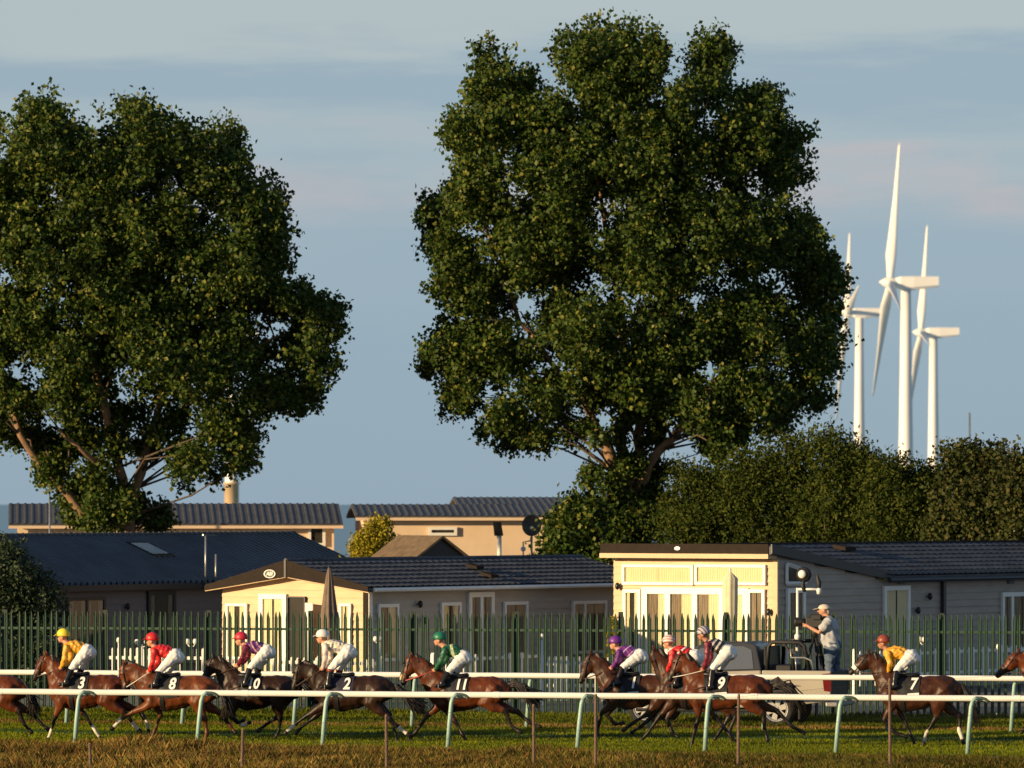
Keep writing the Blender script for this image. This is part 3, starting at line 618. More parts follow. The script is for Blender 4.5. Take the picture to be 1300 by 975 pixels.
# --- far lodges with peach walls
def far_lodge(label, px0, px1, Y, py_top, py_eave, drop, theta, depth=5.0, windows=(), rib=.25):
    D_ = Lodge('holiday_lodge', label, 'lodge', px0, Y, 90+theta, 'lodges of the caravan park')
    L = D_.side(px1); ze = Zp(py_eave, Y); zr = Zp(py_top, Y)
    MB().box((0, 0, 0), (L, depth, ze)).build('wall', 'peach_wall', D_.t)
    for x in (0, L): MB().prism([(0, ze), (depth, ze), (depth/2, zr-.05)], 'x', x-.0 if x else 0, x+.05 if not x else x-.05).build('gable_wall', 'peach_wall', D_.t)
    sl_ = (zr-ze)/(depth/2)
    for y0, y1 in ((-.3, depth/2), (depth+.3, depth/2)):
        z0 = ze-sl_*.3+.10
        MB().add([(-.3, y0, z0), (L+.3, y0, z0), (L+.3, y1, zr+.1), (-.3, y1, zr+.1), (-.3, y0, z0-.09), (L+.3, y0, z0-.09), (L+.3, y1, zr), (-.3, y1, zr)],
                 [(0, 1, 2, 3), (7, 6, 5, 4), (0, 4, 5, 1), (1, 5, 6, 2), (2, 6, 7, 3), (3, 7, 4, 0)]).build('roof', 'far_roof', D_.t)
        mb = MB(); x = -.28
        while x < L+.2:
            o_ = len(mb.v)
            for xx, h in ((x, .006), (x+.03, .026), (x+.08, .026), (x+.11, .006)): mb.v += [(xx, y0, z0+h), (xx, y1, zr+.1+h)]
            for k in range(3): mb.f.append((o_+2*k, o_+2*k+2, o_+2*k+3, o_+2*k+1))
            x += rib
        kind(mb.build('roof_ribs', 'far_roof', D_.t, fix=False), 'stuff')
    MB().box((-.3, -.40, ze-sl_*.3-.06), (L+.3, -.31, ze-sl_*.3+.04)).build('gutter', 'peach_wall', D_.t)
    for a, b, p0, p1 in windows:
        xa, xb = D_.side(a), D_.side(b)
        D_.window('side', xa, xb, D_.zside(p1, xa), D_.zside(p0, xa), fr=.10, curt=None)
    return D_
far_lodge('far peach lodge with grey ribbed roof behind the left tree', 22, 424, 196, 643, 666, 0, -5, windows=((391, 413, 667, 693),))
far_lodge('far peach lodge with small slot window behind the grey tiled roof', 462, 770, 196, 644, 657, 0, -5, windows=((544, 580, 669, 680),))
far_lodge('distant lodge whose dark roof just shows over the far peach lodge', 590, 790, 214, 634.5, 643, 0, -4)
# --- small brown-roofed shed between the lodges
S = Lodge('garden_shed', 'small shed with pointed brown roof beside the golden conifer', 'shed', 519, 166, 62)
hw = 1.05; zr = Zp(683, 166); ze = Zp(715, 166)
MB().box((0, 0, 0), (2*hw, 2.6, ze)).build('wall', 'brown_wall', S.t)
S2 = MB().prism([(0, ze), (2*hw, ze), (hw, zr-.05)], 'y', .0, 2.6).build('gable_wall', 'dark_trim', S.t)  # near-black colour paints in the shade on this gable
mat('shed_roof', (.16, .11, .065), .8, .3, 5)
for x0, x1 in ((-.15, hw), (2*hw+.15, hw)):
    z0 = ze-(zr-ze)/hw*.15
    MB().add([(x0, -.15, z0), (x1, -.15, zr), (x1, 2.75, zr), (x0, 2.75, z0), (x0, -.15, z0+.07), (x1, -.15, zr+.07), (x1, 2.75, zr+.07), (x0, 2.75, z0+.07)],
             [(0, 1, 2, 3), (7, 6, 5, 4), (0, 4, 5, 1), (1, 5, 6, 2), (2, 6, 7, 3), (3, 7, 4, 0)]).build('roof', 'shed_roof', S.t)
# ------------------------------------------------------------------ poles, dishes, parasols
def pole(label, name, px, py_top, Y, r=.03, m='grey_metal', cat='pole', extra=None, z0=0):
    c = Wp(px, 0, Y); t = thing(name, label, cat, (c.x, Y, z0)); zt_ = Zp(py_top, Y)-z0
    MB().lathe([(0, 0), (r, 0), (r, zt_), (0, zt_)], 'z', 8).build('pole', m, t, True)
    if extra: extra(t, zt_)
    return t
def aerial(t, z):
    MB().tube([(0, 0, z-.04), (.45, 0, z-.02)], .025, 6).build('arm', 'grey_metal', t)
    MB().tube([(-.12, 0, z), (.10, 0, z)], .03, 6).build('cap', 'grey_metal', t)
def flood(t, z):
    o = MB().add([(-.17, -.12, z+.02), (.13, -.16, z+.02), (.13, .1, z+.05), (-.17, .1, z+.05), (-.22, -.14, z+.48), (.06, -.18, z+.48), (.06, .02, z+.45), (-.22, .02, z+.45)],
             [(3, 2, 1, 0), (4, 5, 6, 7), (0, 1, 5, 4), (1, 2, 6, 5), (2, 3, 7, 6), (3, 0, 4, 7)]).build('lamp_head', 'black_metal', t)
    MB().tube([(-.02, 0, z-.08), (-.02, 0, z+.04)], .09, 8).build('bracket', 'white_paint', t)
mat('dish_grey', (.11, .11, .105), .5, .1, 6)
def dish(t, z):
    mb = MB().lathe([(.0, .0), (.16, .02), (.29, .07), (.35, .13), (.36, .14), (.29, .09), (.16, .04), (0, .02)], 'y', 20); mb.v = [(x*.9, -y, w+z) for x, y, w in mb.v]
    d_ = mb.build('dish', 'dish_grey', t, True)
    MB().tube([(0, .0, z-.3), (.0, -.42, z-.12)], .02, 6).build('feed_arm', 'grey_metal', d_); MB().ball((0, -.44, z-.08), .06, 8, 6).build('feed_horn', 'white_paint', d_, True)
    for zz_ in (-.78, -1.15): MB().ball((-.28, -.05, z+zz_), .09, 10, 6).build('lamp_head', 'white_paint', t, True); 
    MB().tube([(-.28, 0, z-1.5), (-.28, 0, z-.55), (0, 0, z-.5)], .03, 6).build('side_pole', 'grey_metal', t)
cw = Vector((0, 0, 0))
for px, py, arm in ((249, 681, True), (262, 707, False)):
    x = C.side(px)-.1; z1 = Zp(py, 160); MB().tube([(x, -.40, 2.45), (x, -.40, z1)], .03, 8).build('aerial_pole', 'grey_metal', C.t, True)
    if arm: MB().tube([(x-.15, -.40, z1), (x+.6, -.40, z1-.02)], .025, 6).build('aerial_arm', 'grey_metal', C.t)
pole('black floodlight on white pole in front of far peach wall', 'floodlight', 634, 681, 190, .075, 'white_paint', 'floodlight', flood)
pole('grey dish on pole beside the shrub at the far peach wall', 'dish_aerial', 675, 667, 188, .035, 'grey_metal', 'dish', dish)
pole('grey dish on pole at the right edge above the lodge roof', 'dish_aerial', 1299, 641, 166, .035, 'grey_metal', 'dish', dish)
pole('thin pole standing left of the big left tree', 'aerial_pole', 63, 612, 193, .03, 'grey_metal', 'pole')
pole('thin distant mast on the skyline right of the wind turbines', 'distant_mast', 1231, 524, 900, .13, 'dish_grey', 'mast', None, -3.3)
def parasol(label, px, d, ztop, zbot, r, m, round_=False):
    c = on_line(px, d); t = thing('closed_parasol', label, 'parasol', c, 0, 'closed parasols')
    MB().lathe([(0, 0), (.28, 0), (.28, .06), (.05, .09), (.028, .12), (.028, ztop+.06), (0, ztop+.09)], 'z', 10).build('pole', 'white_paint' if m == 'parasol_cream' else 'dark_trim', t, True)
    mb = MB(); seg = 32; rows = 12
    for i in range(rows+1):
        v = i/rows; z = ztop+(zbot-ztop)*v
        for k in range(seg):
            a = 2*math.pi*k/seg; fold = .5+.5*math.cos(a*8+.6*math.sin(v*5)); rr = (r*(.10+.9*v**.75)*(.72+.28*fold))*(1 if v < .8 else 1-.25*(v-.8)/.2)
            if round_: rr = r*min(1, math.sqrt(max(0, 1-(1-min(v, .12)/.12)**2))+.05)*(1-.22*max(0, v-.35)/.65)*(.86+.14*fold)
            mb.v.append((rr*math.cos(a), rr*math.sin(a)*.9, z+(.05*fold if i == rows else 0)))
    for i in range(rows):
        for k in range(seg): mb.f.append((i*seg+k, (i+1)*seg+k, (i+1)*seg+(k+1) % seg, i*seg+(k+1) % seg))
    cn = mb.build('canopy', m, t, True)
parasol('closed brown parasol in front of the cream gable', 418, 139.8, 3.42, 1.15, .34, 'parasol_brown')
parasol('closed cream parasol in front of the tall glazed lodge front', 927, 139.8, 3.36, 1.3, .19, 'parasol_cream', True)
# ------------------------------------------------------------------ wind turbines out at sea
def turbine(label, px, py_hub, Y, blade, a0, zb=-3.4, yaw=1):
    c = Wp(px, py_hub, Y); t = thing('wind_turbine', label, 'wind turbine', (c.x, Y, zb), R(yaw), 'wind turbines on the sea'); h = c.z-zb-1.3
    k = blade/40
    MB().lathe([(2.1, h*.25), (1.9, h*.40), (1.65, h*.65), (1.35, h), (0, h)], 'z', 20).build('tower', 'turbine_white', t, True)
    MB().lathe([(2.35, 0), (2.3, h*.24), (2.9, h*.24), (2.9, h*.245), (2.1, h*.25)], 'z', 20).build('transition_piece', 'turbine_yellow', t, True)
    hx = -4.2*k; zc = h+1.3
    na = MB(); q = [(-2.9, .95, -.9, 1.3), (-1.5, 1.6, -1.7, 1.75), (2, 1.75, -1.8, 1.8), (8.6, 1.5, -1.0, 1.75)]
    for x, w, lo, hi in q:
        for yy, zz_ in ((-w, lo*.6), (-w*.7, lo), (w*.7, lo), (w, lo*.6), (w, hi*.7), (w*.7, hi), (-w*.7, hi), (-w, hi*.7)): na.v.append((x*k, yy*k, zc+.1+zz_*k))
    for i in range(3):
        for j in range(8): na.f.append((i*8+j, i*8+(j+1) % 8, (i+1)*8+(j+1) % 8, (i+1)*8+j))
    na.f += [tuple(range(8)), tuple(range(24, 32))]
    na.build('nacelle', 'turbine_white', t)
    tilt = R(5)
    ax = Vector((-math.cos(tilt), 0, math.sin(tilt))); up = Vector((math.sin(tilt), 0, math.cos(tilt))); sd_ = Vector((0, 1, 0)); hc = Vector((hx, 0, zc+.2))
    MB().loft([(hc-ax*1.2*k, 1.45*k, 1.45*k), (hc+ax*.3*k, 1.5*k, 1.5*k), (hc+ax*1.7*k, 1.1*k, 1.1*k), (hc+ax*2.5*k, .4*k, .4*k)], 14, True).build('hub', 'turbine_white', t, True)
    for j in range(3):
        a = R(a0+120*j); d = up*math.cos(a)+sd_*math.sin(a); tg = ax.cross(d).normalized()
        mb = MB(); ch = [(.02, .9, .9, 20), (.07, 1.0, .85, 20), (.2, 1.45, .40, 16), (.35, 1.15, .28, 12), (.6, .70, .18, 8), (.85, .42, .11, 4), (.97, .28, .06, 3), (1.0, .08, .03, 3)]
        seg = 10
        for s_, w, th, tw in ch:
            tw = R(tw+58); cdir = tg*math.cos(tw)+ax*math.sin(tw); nd = d.cross(cdir).normalized(); p_ = hc+d*blade*s_+cdir*(w-.9)*.35*k
            for q in range(seg):
                b_ = 2*math.pi*q/seg; mb.v.append(tuple(p_+cdir*w*k*math.cos(b_)+nd*th*k*math.sin(b_)))
        for i in range(len(ch)-1):
            for q in range(seg): mb.f.append((i*seg+q, i*seg+(q+1) % seg, (i+1)*seg+(q+1) % seg, (i+1)*seg+q))
        mb.f.append(tuple((len(ch)-1)*seg+q for q in range(seg)))
        mb.build('blade', 'turbine_white', t, True)
turbine('tallest white wind turbine, in the middle of the three at right', 1150, 360, 1545, 41, 18)
turbine('white wind turbine right of the tallest one, smaller and lower', 1185, 423, 1960, 41, 22)
turbine('white wind turbine partly hidden by the big tree, left of the tallest', 1091, 398, 2000, 40, 42)
turbine('white wind turbine hidden behind the left tree, yellow base showing below', 294, 424, 1830, 40, 52)
# ------------------------------------------------------------------ trees and shrubs
def leaf_cloud(centres, per, sigma, size, rng_, aspect=.8, droop=.3):
    n = len(centres)*per; P = np.repeat(centres, per, axis=0)+rng_.normal(0, 1, (n, 3))*np.array(sigma)
    nr = rng_.normal(0, 1, (n, 3)); nr[:, 2] = np.abs(nr[:, 2])*.6+droop*.4; nr /= np.linalg.norm(nr, axis=1)[:, None]
    a = rng_.normal(0, 1, (n, 3)); a[:, 2] -= droop; t = np.cross(nr, a); t /= np.linalg.norm(t, axis=1)[:, None]+1e-9; b_ = np.cross(nr, t)
    s = size*rng_.uniform(.6, 1.3, n)[:, None]
    V = np.zeros((n, 4, 3)); V[:, 0] = P-t*s*.5; V[:, 1] = P+b_*s*.5*aspect+nr*s*.12; V[:, 2] = P+t*s*.5; V[:, 3] = P-b_*s*.5*aspect+nr*s*.12
    i = np.arange(n)[:, None]*4
    return V.reshape(-1, 3), np.concatenate([i+np.array([[0, 1, 2]]), i+np.array([[0, 2, 3]])])
def big_tree(label, bx, Y, lobes, limbs, seed, total, deep, leaf=.15, base_lobes=(), base_depth=(-1.0, .5, .9)):
    rg = np.random.default_rng(seed); c = Wp(bx, 0, Y); t = thing('poplar_tree', label, 'tree', (c.x, Y, 0))
    S_ = Y/F
    loc = lambda px, py, dy=0.0: np.array([(px-bx)*S_, dy, CZ-(py-HZ)*S_])
    xs_ = [l[0] for l in lobes]; mid = (min(xs_)+max(xs_))/2; half = (max(xs_)-min(xs_))/2+30
    vol = []
    for (px, py, rx, ry) in lobes:
        r = np.array([rx, (rx+ry)/2, ry])*S_; dd = math.sqrt(max(0, 1-((px-mid)/half)**2))*deep
        for k in ((-.75, 0.1, .8) if dd > 1.6 else (0.0,)):
            vol.append((loc(px, py, k*dd+rg.uniform(-.4, .4))+np.array([rg.uniform(-.25, .25), 0, rg.uniform(-.25, .25)])*(abs(k) > .2), r*(1 if k < .2 else .9)))
    for bi, (px, py, rx, ry) in enumerate(base_lobes): vol.append((loc(px, py, base_depth[bi % 3]+rg.uniform(-.25, .25)), np.array([rx, (rx+ry)/2, ry])*S_))
    wts = np.array([r[0]*r[2] for _, r in vol]); wts[len(vol)-len(base_lobes):] *= 2.2; wts /= wts.sum(); per = 26; cen = []
    for (cc, r), w in zip(vol, wts):
        ns = max(4, int(4.2*r[0]*r[2])); ds = rg.normal(0, 1, (ns, 3)); ds /= np.linalg.norm(ds, axis=1)[:, None]
        sc = cc+ds*(rg.uniform(.25, 1, ns)**.5*.78)[:, None]*r; sr = np.minimum(rg.uniform(.42, .80, ns), .48*min(r[0], r[2]))
        n_ = max(8, int(total*w/per)); idx = rg.integers(0, ns, n_); d = rg.normal(0, 1, (n_, 3)); d /= np.linalg.norm(d, axis=1)[:, None]
        cc_ = sc[idx]+d*(rg.uniform(.1, 1, n_)**.45*sr[idx])[:, None]*np.array([.9, .9, 1.02]); fl = rg.uniform(0, 1, n_) < .32
        cc_[fl] = (cc+d*(rg.uniform(.0, 1, n_)**.45*.92)[:, None]*r)[fl]; cen.append(cc_)
    cen = np.concatenate(cen)
    V, Fc = leaf_cloud(cen, per, (.15, .15, .14), leaf, rg)
    kind(fast('crown', V, Fc, 'poplar_leaf', t), 'stuff')
    # limbs: given polylines (px, py, depth, radius)
    first = True; nodes = []
    for path in limbs:
        pts = [loc(p[0], p[1], p[2]) for p in path]; rad = [p[3]*.72 for p in path]; sm_ = []
        for i in range(len(pts)-1):
            for u in (0, .33, .66): sm_.append((pts[i]*(1-u)+pts[i+1]*u+rg.normal(0, .04, 3), rad[i]*(1-u)+rad[i+1]*u))
        sm_.append((pts[-1], rad[-1])); nodes += sm_[2:]
        MB().tube([Vector(q[0]) for q in sm_], [q[1] for q in sm_], 10).build('trunk' if first else 'limb', 'bark', t, True); first = False
    br = MB()
    for cc, r in vol:
        for rep in range(1):
            tgt = cc+rg.normal(0, .35, 3)*r
            cand = [q for q in nodes if q[0][2] < tgt[2]+.3] or nodes
            q = min(cand, key=lambda q: np.linalg.norm(q[0]-tgt)+.6*abs(q[0][2]-tgt[2]+1.5)); a = q[0]; m_ = (a+tgt)/2+np.array([0, 0, .35])+rg.normal(0, .2, 3)
            r0 = min(q[1]*.5, .045); br.tube([Vector(a), Vector(a*.6+m_*.4), Vector(m_), Vector(m_*.4+tgt*.6), Vector(tgt)], [r0, r0*.85, r0*.65, r0*.45, .012], 5)
    br.build('branches', 'bark_dark', t, True)['kind'] = 'stuff'
    return t
big_tree('broad poplar at left, its crown cut by the left edge', 160, 178,
    [(60, 185, 62, 66), (185, 185, 62, 66), (125, 230, 70, 70), (262, 200, 58, 62), (322, 262, 50, 52), (350, 300, 36, 46), (-5, 260, 80, 85), (-70, 330, 70, 90), (90, 325, 90, 80), (200, 310, 90, 80), (285, 350, 70, 70),
     (365, 375, 42, 34), (415, 405, 44, 38), (395, 450, 46, 40), (345, 500, 44, 36), (385, 500, 26, 24), (295, 545, 44, 44), (310, 585, 26, 22), (255, 590, 34, 34), (232, 470, 74, 60), (120, 430, 80, 62), (25, 415, 75, 62), (-60, 460, 60, 55), (15, 505, 46, 36), (-10, 540, 30, 24), (95, 495, 60, 40), (300, 440, 60, 55), (195, 395, 60, 52), (150, 375, 55, 50), (235, 400, 44, 44)],
    [[(158, 845, 0, .48), (158, 690, 0, .44), (156, 640, 0, .40)],
     [(156, 655, 0, .26), (158, 610, -.4, .24), (146, 555, -.9, .21), (128, 480, -1.2, .16), (110, 400, -1.2, .11), (90, 300, -.8, .06)],
     [(160, 660, .2, .24), (178, 600, .3, .21), (196, 545, .4, .17), (210, 450, .3, .13), (225, 330, 0, .08), (200, 240, 0, .04)],
     [(152, 668, -.2, .22), (110, 655, -.5, .19), (75, 615, -.8, .17), (30, 555, -1.0, .14), (0, 480, -1, .09), (-30, 380, -.8, .05)],
     [(150, 600, -.6, .12), (110, 575, -1.6, .10), (80, 545, -2, .06)],
     [(190, 555, .4, .13), (240, 510, .2, .11), (300, 450, 0, .08), (380, 420, -.2, .05)]],
    11, 225000, 4.2, base_lobes=[(140, 640, 42, 40), (105, 650, 36, 26), (180, 655, 34, 24), (120, 600, 34, 28), (210, 660, 16, 12), (80, 570, 34, 24), (150, 560, 26, 26), (185, 560, 22, 30), (60, 600, 18, 16), (215, 540, 26, 26), (160, 520, 40, 24), (40, 565, 34, 26), (70, 600, 26, 22), (10, 550, 24, 20), (105, 545, 44, 26), (225, 570, 22, 22), (95, 620, 30, 24), (150, 640, 40, 30)])
big_tree('tallest poplar in the middle with ivy round its trunk', 795, 179,
    [(752, 70, 60, 54), (812, 78, 38, 52), (780, 130, 56, 60), (628, 118, 44, 50), (612, 175, 54, 50), (688, 160, 38, 48), (902, 94, 38, 50), (960, 150, 48, 52), (932, 188, 52, 54), (1000, 205, 36, 54), (715, 210, 80, 80), (830, 215, 80, 80),
     (610, 245, 52, 56), (562, 272, 40, 32), (572, 320, 38, 34), (862, 150, 34, 42), (664, 135, 24, 38), (690, 310, 95, 80), (830, 320, 95, 80), (940, 290, 80, 75), (1008, 310, 44, 50), (1042, 365, 42, 50), (600, 370, 60, 50), (568, 440, 36, 36), (552, 462, 20, 16), (625, 445, 66, 52), (735, 420, 76, 60), (850, 425, 76, 60), (950, 410, 76, 66),
     (1030, 440, 46, 50), (590, 505, 34, 30), (645, 540, 44, 32), (700, 505, 46, 34), (955, 500, 60, 40), (925, 545, 32, 32), (985, 535, 26, 20), (1020, 505, 34, 24), (905, 575, 20, 22), (735, 550, 22, 20), (860, 500, 44, 40), (680, 555, 34, 20), (760, 480, 50, 40), (820, 490, 40, 40), (895, 535, 34, 30)],
    [[(795, 845, 0, .62), (795, 680, 0, .58), (800, 610, 0, .50)],
     [(790, 640, -.3, .34), (776, 580, -.5, .28), (752, 530, -.7, .19), (715, 480, -.8, .13), (660, 410, -.6, .09), (620, 300, -.3, .05)],
     [(798, 630, 0, .30), (790, 560, -.2, .25), (800, 470, -.3, .19), (780, 360, -.2, .14), (760, 230, 0, .08), (750, 120, 0, .04)],
     [(805, 630, .2, .28), (815, 550, .3, .22), (835, 450, .3, .17), (860, 330, .2, .11), (890, 200, 0, .06), (900, 120, 0, .03)],
     [(808, 620, -.2, .26), (835, 575, -.6, .2), (885, 520, -.9, .15), (940, 440, -.8, .1), (1000, 360, -.5, .06)]],
    23, 275000, 4.6, base_lobes=[(770, 640, 34, 44), (755, 675, 40, 26), (815, 640, 36, 46), (840, 670, 40, 30), (752, 605, 14, 22), (838, 600, 24, 30), (800, 590, 16, 26), (785, 550, 10, 18), (830, 550, 22, 24), (800, 520, 30, 24), (765, 500, 24, 20), (775, 680, 34, 22), (805, 678, 34, 24), (800, 660, 30, 26)], base_depth=(-1.1, -.8, .4))
def shrub(name, label, cat, bx, Y, py_base, lobes, seed, n, leaf, m, per=20, sig=.16, deep=.9, group=None, stem_m='bark_dark', aspect=.5, shoots=0):
    rg = np.random.default_rng(seed); c = Wp(bx, 0, Y); S_ = Y/F; t = thing(name, label, cat, (c.x, Y, 0), 0, group)
    cen = []; wt = sum(l[2]*l[3] for l in lobes); st = MB()
    for px, py, rx, ry in lobes:
        cc = np.array([(px-bx)*S_, rg.uniform(-.3, .3), CZ-(py-HZ)*S_]); r = np.array([rx, rx*deep, ry])*S_
        k = max(6, int(n*rx*ry/wt/per)); d = rg.normal(0, 1, (k, 3)); d /= np.linalg.norm(d, axis=1)[:, None]
        rad = rg.uniform(.1, 1, k)**.42*(1+.10*rg.normal(0, 1, k)); cen.append(cc+d*rad[:, None]*r)
        for _ in range(shoots):      # loose shoots standing out of the top
            b0 = cc+np.array([rg.uniform(-.8, .8), rg.uniform(-.5, .5), rg.uniform(.45, .85)])*r; hs = rg.uniform(.12, .5)
            cen.append(b0+np.linspace(0, 1, 5)[:, None]*np.array([rg.uniform(-.2, .2), 0, hs])+rg.normal(0, .04, (5, 3)))
        for _ in range(2): 
            e_ = cc+rg.normal(0, .3, 3)*r; st.tube([(rg.normal(0, .15), rg.normal(0, .15), 0), tuple(e_*np.array([.35, .35, .55])), tuple(e_)], [.07, .05, .015], 5)
    V, Fc = leaf_cloud(np.concatenate(cen), per, (sig, sig, sig*1.1), leaf, rg, aspect); V[:, 2] = np.maximum(V[:, 2], .02)
    kind(fast('crown', V, Fc, m, t), 'stuff'); st.build('stems', stem_m, t, True); return t
G = 'shrubs behind the right lodge'
shrub('willow_shrub', 'dark shrub just right of the tallest poplar trunk', 'shrub', 895, 173, 0, [(880, 636, 40, 42), (915, 648, 46, 52), (890, 670, 60, 40), (920, 720, 70, 60)], 31, 26000, .13, 'willow_leaf', group=G, shoots=7)
shrub('willow_shrub', 'broad feathery shrub left of the hidden turbine tower', 'shrub', 980, 172, 0, [(950, 618, 38, 42), (1000, 598, 42, 42), (975, 650, 65, 60), (1020, 660, 50, 60), (1000, 730, 80, 60)], 32, 32000, .13, 'willow_leaf', group=G, shoots=7)
shrub('willow_shrub', 'tallest feathery shrub at the foot of the leftmost right-hand turbine', 'shrub', 1065, 170.5, 0, [(1058, 588, 32, 36), (1090, 606, 28, 32), (1070, 640, 60, 60), (1100, 640, 40, 55), (1080, 720, 80, 70)], 33, 30000, .13, 'willow_leaf', group=G, shoots=7)
shrub('willow_shrub', 'rounded olive shrub at the foot of the two right turbines', 'shrub', 1150, 169, 0, [(1132, 618, 34, 32), (1172, 634, 34, 34), (1150, 655, 60, 50), (1150, 720, 80, 60)], 34, 28000, .13, 'willow_leaf', group=G, shoots=7)
shrub('bramble_shrub', 'brownish leafy shrub right of the turbines', 'shrub', 1235, 167.5, 0, [(1220, 598, 28, 30), (1256, 606, 32, 32), (1235, 645, 55, 55), (1240, 720, 80, 60)], 35, 28000, .13, 'bramble_leaf', group=G, aspect=.8, shoots=5)
shrub('bramble_shrub', 'brownish leafy shrub cut by the right edge', 'shrub', 1320, 166, 0, [(1300, 612, 38, 34), (1345, 606, 46, 42), (1310, 655, 50, 55), (1320, 720, 80, 60)], 36, 24000, .13, 'bramble_leaf', group=G, aspect=.8, shoots=5)
shrub('leafy_shrub', 'low green shrub left of the tallest poplar trunk', 'shrub', 725, 175, 0, [(715, 680, 30, 24), (740, 665, 30, 34), (730, 730, 55, 55)], 37, 14000, .15, 'poplar_leaf', group=G, aspect=.8, shoots=5)
shrub('conifer_shrub', 'dark green conifer at the left edge before the brown building', 'shrub', 15, 150, 0, [(6, 728, 40, 42), (46, 768, 38, 44), (0, 790, 55, 60), (30, 850, 65, 50)], 38, 30000, .11, 'conifer_leaf', sig=.10)
shrub('golden_conifer', 'golden conifer beside the small shed', 'shrub', 468, 172, 0, [(482, 664, 12, 12), (478, 676, 17, 14), (466, 686, 17, 16), (486, 690, 16, 16), (456, 698, 15, 16), (472, 702, 24, 18), (466, 745, 32, 60)], 39, 16000, .10, 'golden_leaf', sig=.08)
shrub('potted_shrub', 'small yellow green shrub at the left corner of the glazed lodge', 'shrub', 779, 143.5, 0, [(779, 795, 6, 12), (779, 835, 9, 40)], 40, 1600, .09, 'golden_leaf', sig=.07)
# ------------------------------------------------------------------ horses
BODY = [(-.36, 1.20, .11, .15), (-.27, 1.19, .19, .27), (-.08, 1.185, .245, .355), (.18, 1.14, .272, .378), (.48, 1.165, .282, .338), (.72, 1.225, .268, .30), (.93, 1.240, .262, .290), (1.10, 1.225, .215, .255), (1.22, 1.19, .13, .18)]
def body_at(x, dz=0):
    for a, b in zip(BODY[:-1], BODY[1:]):
        if a[0] <= x <= b[0]:
            u = (x-a[0])/(b[0]-a[0]); return [a[i]*(1-u)+b[i]*u for i in range(1, 4)]
    return list(BODY[-1][1:])
COATS = {'bay': ((.098, .024, .0065), (.012, .008, .006)), 'dark_bay': ((.026, .011, .006), (.008, .006, .005)), 'chestnut': ((.125, .034, .009), (.10, .030, .01)), 'brown': ((.050, .0155, .0058), (.010, .007, .006))}
mat('horse_coat', (.15, .05, .02), .43, .35, 5, .9, attr='coat', spec=.26, stretch=(1.4, 1, .7))
mat('horse_hair', (.014, .010, .009), .55, .4, 30, stretch=(1, 1, 1)); mat('chestnut_hair', (.10, .035, .014), .55, .4, 30)
mat('horse_eye', (.008, .006, .005), .1, 0); mat('tack_black', (.010, .010, .012), .4, .15, 10); mat('tack_brown', (.075, .032, .016), .5, .2, 10)
mat('cloth_black', (.010, .010, .014), .75, .25, 8); mat('cloth_navy', (.012, .012, .035), .75, .25, 8); mat('number_white', (.82, .82, .80), .6, .03, 8)
mat('rein_red', (.42, .05, .04), .5, .1, 8); mat('sheepskin', (.75, .58, .30), .95, .2, 40, .3); mat('noseband_white', (.75, .72, .66), .8, .1, 20)
GAL = math.cos(TRZ)
class Frame2:
    """photo pixels -> metres in the plane of one horse, origin on the ground below its withers"""
    def __init__(s, px, Y): s.px, s.Y = px, Y
    def __call__(s, p, y=0.0): return Vector(((p[0]-s.px)/F*s.Y/GAL, y, CZ-(p[1]-HZ)/F*s.Y))
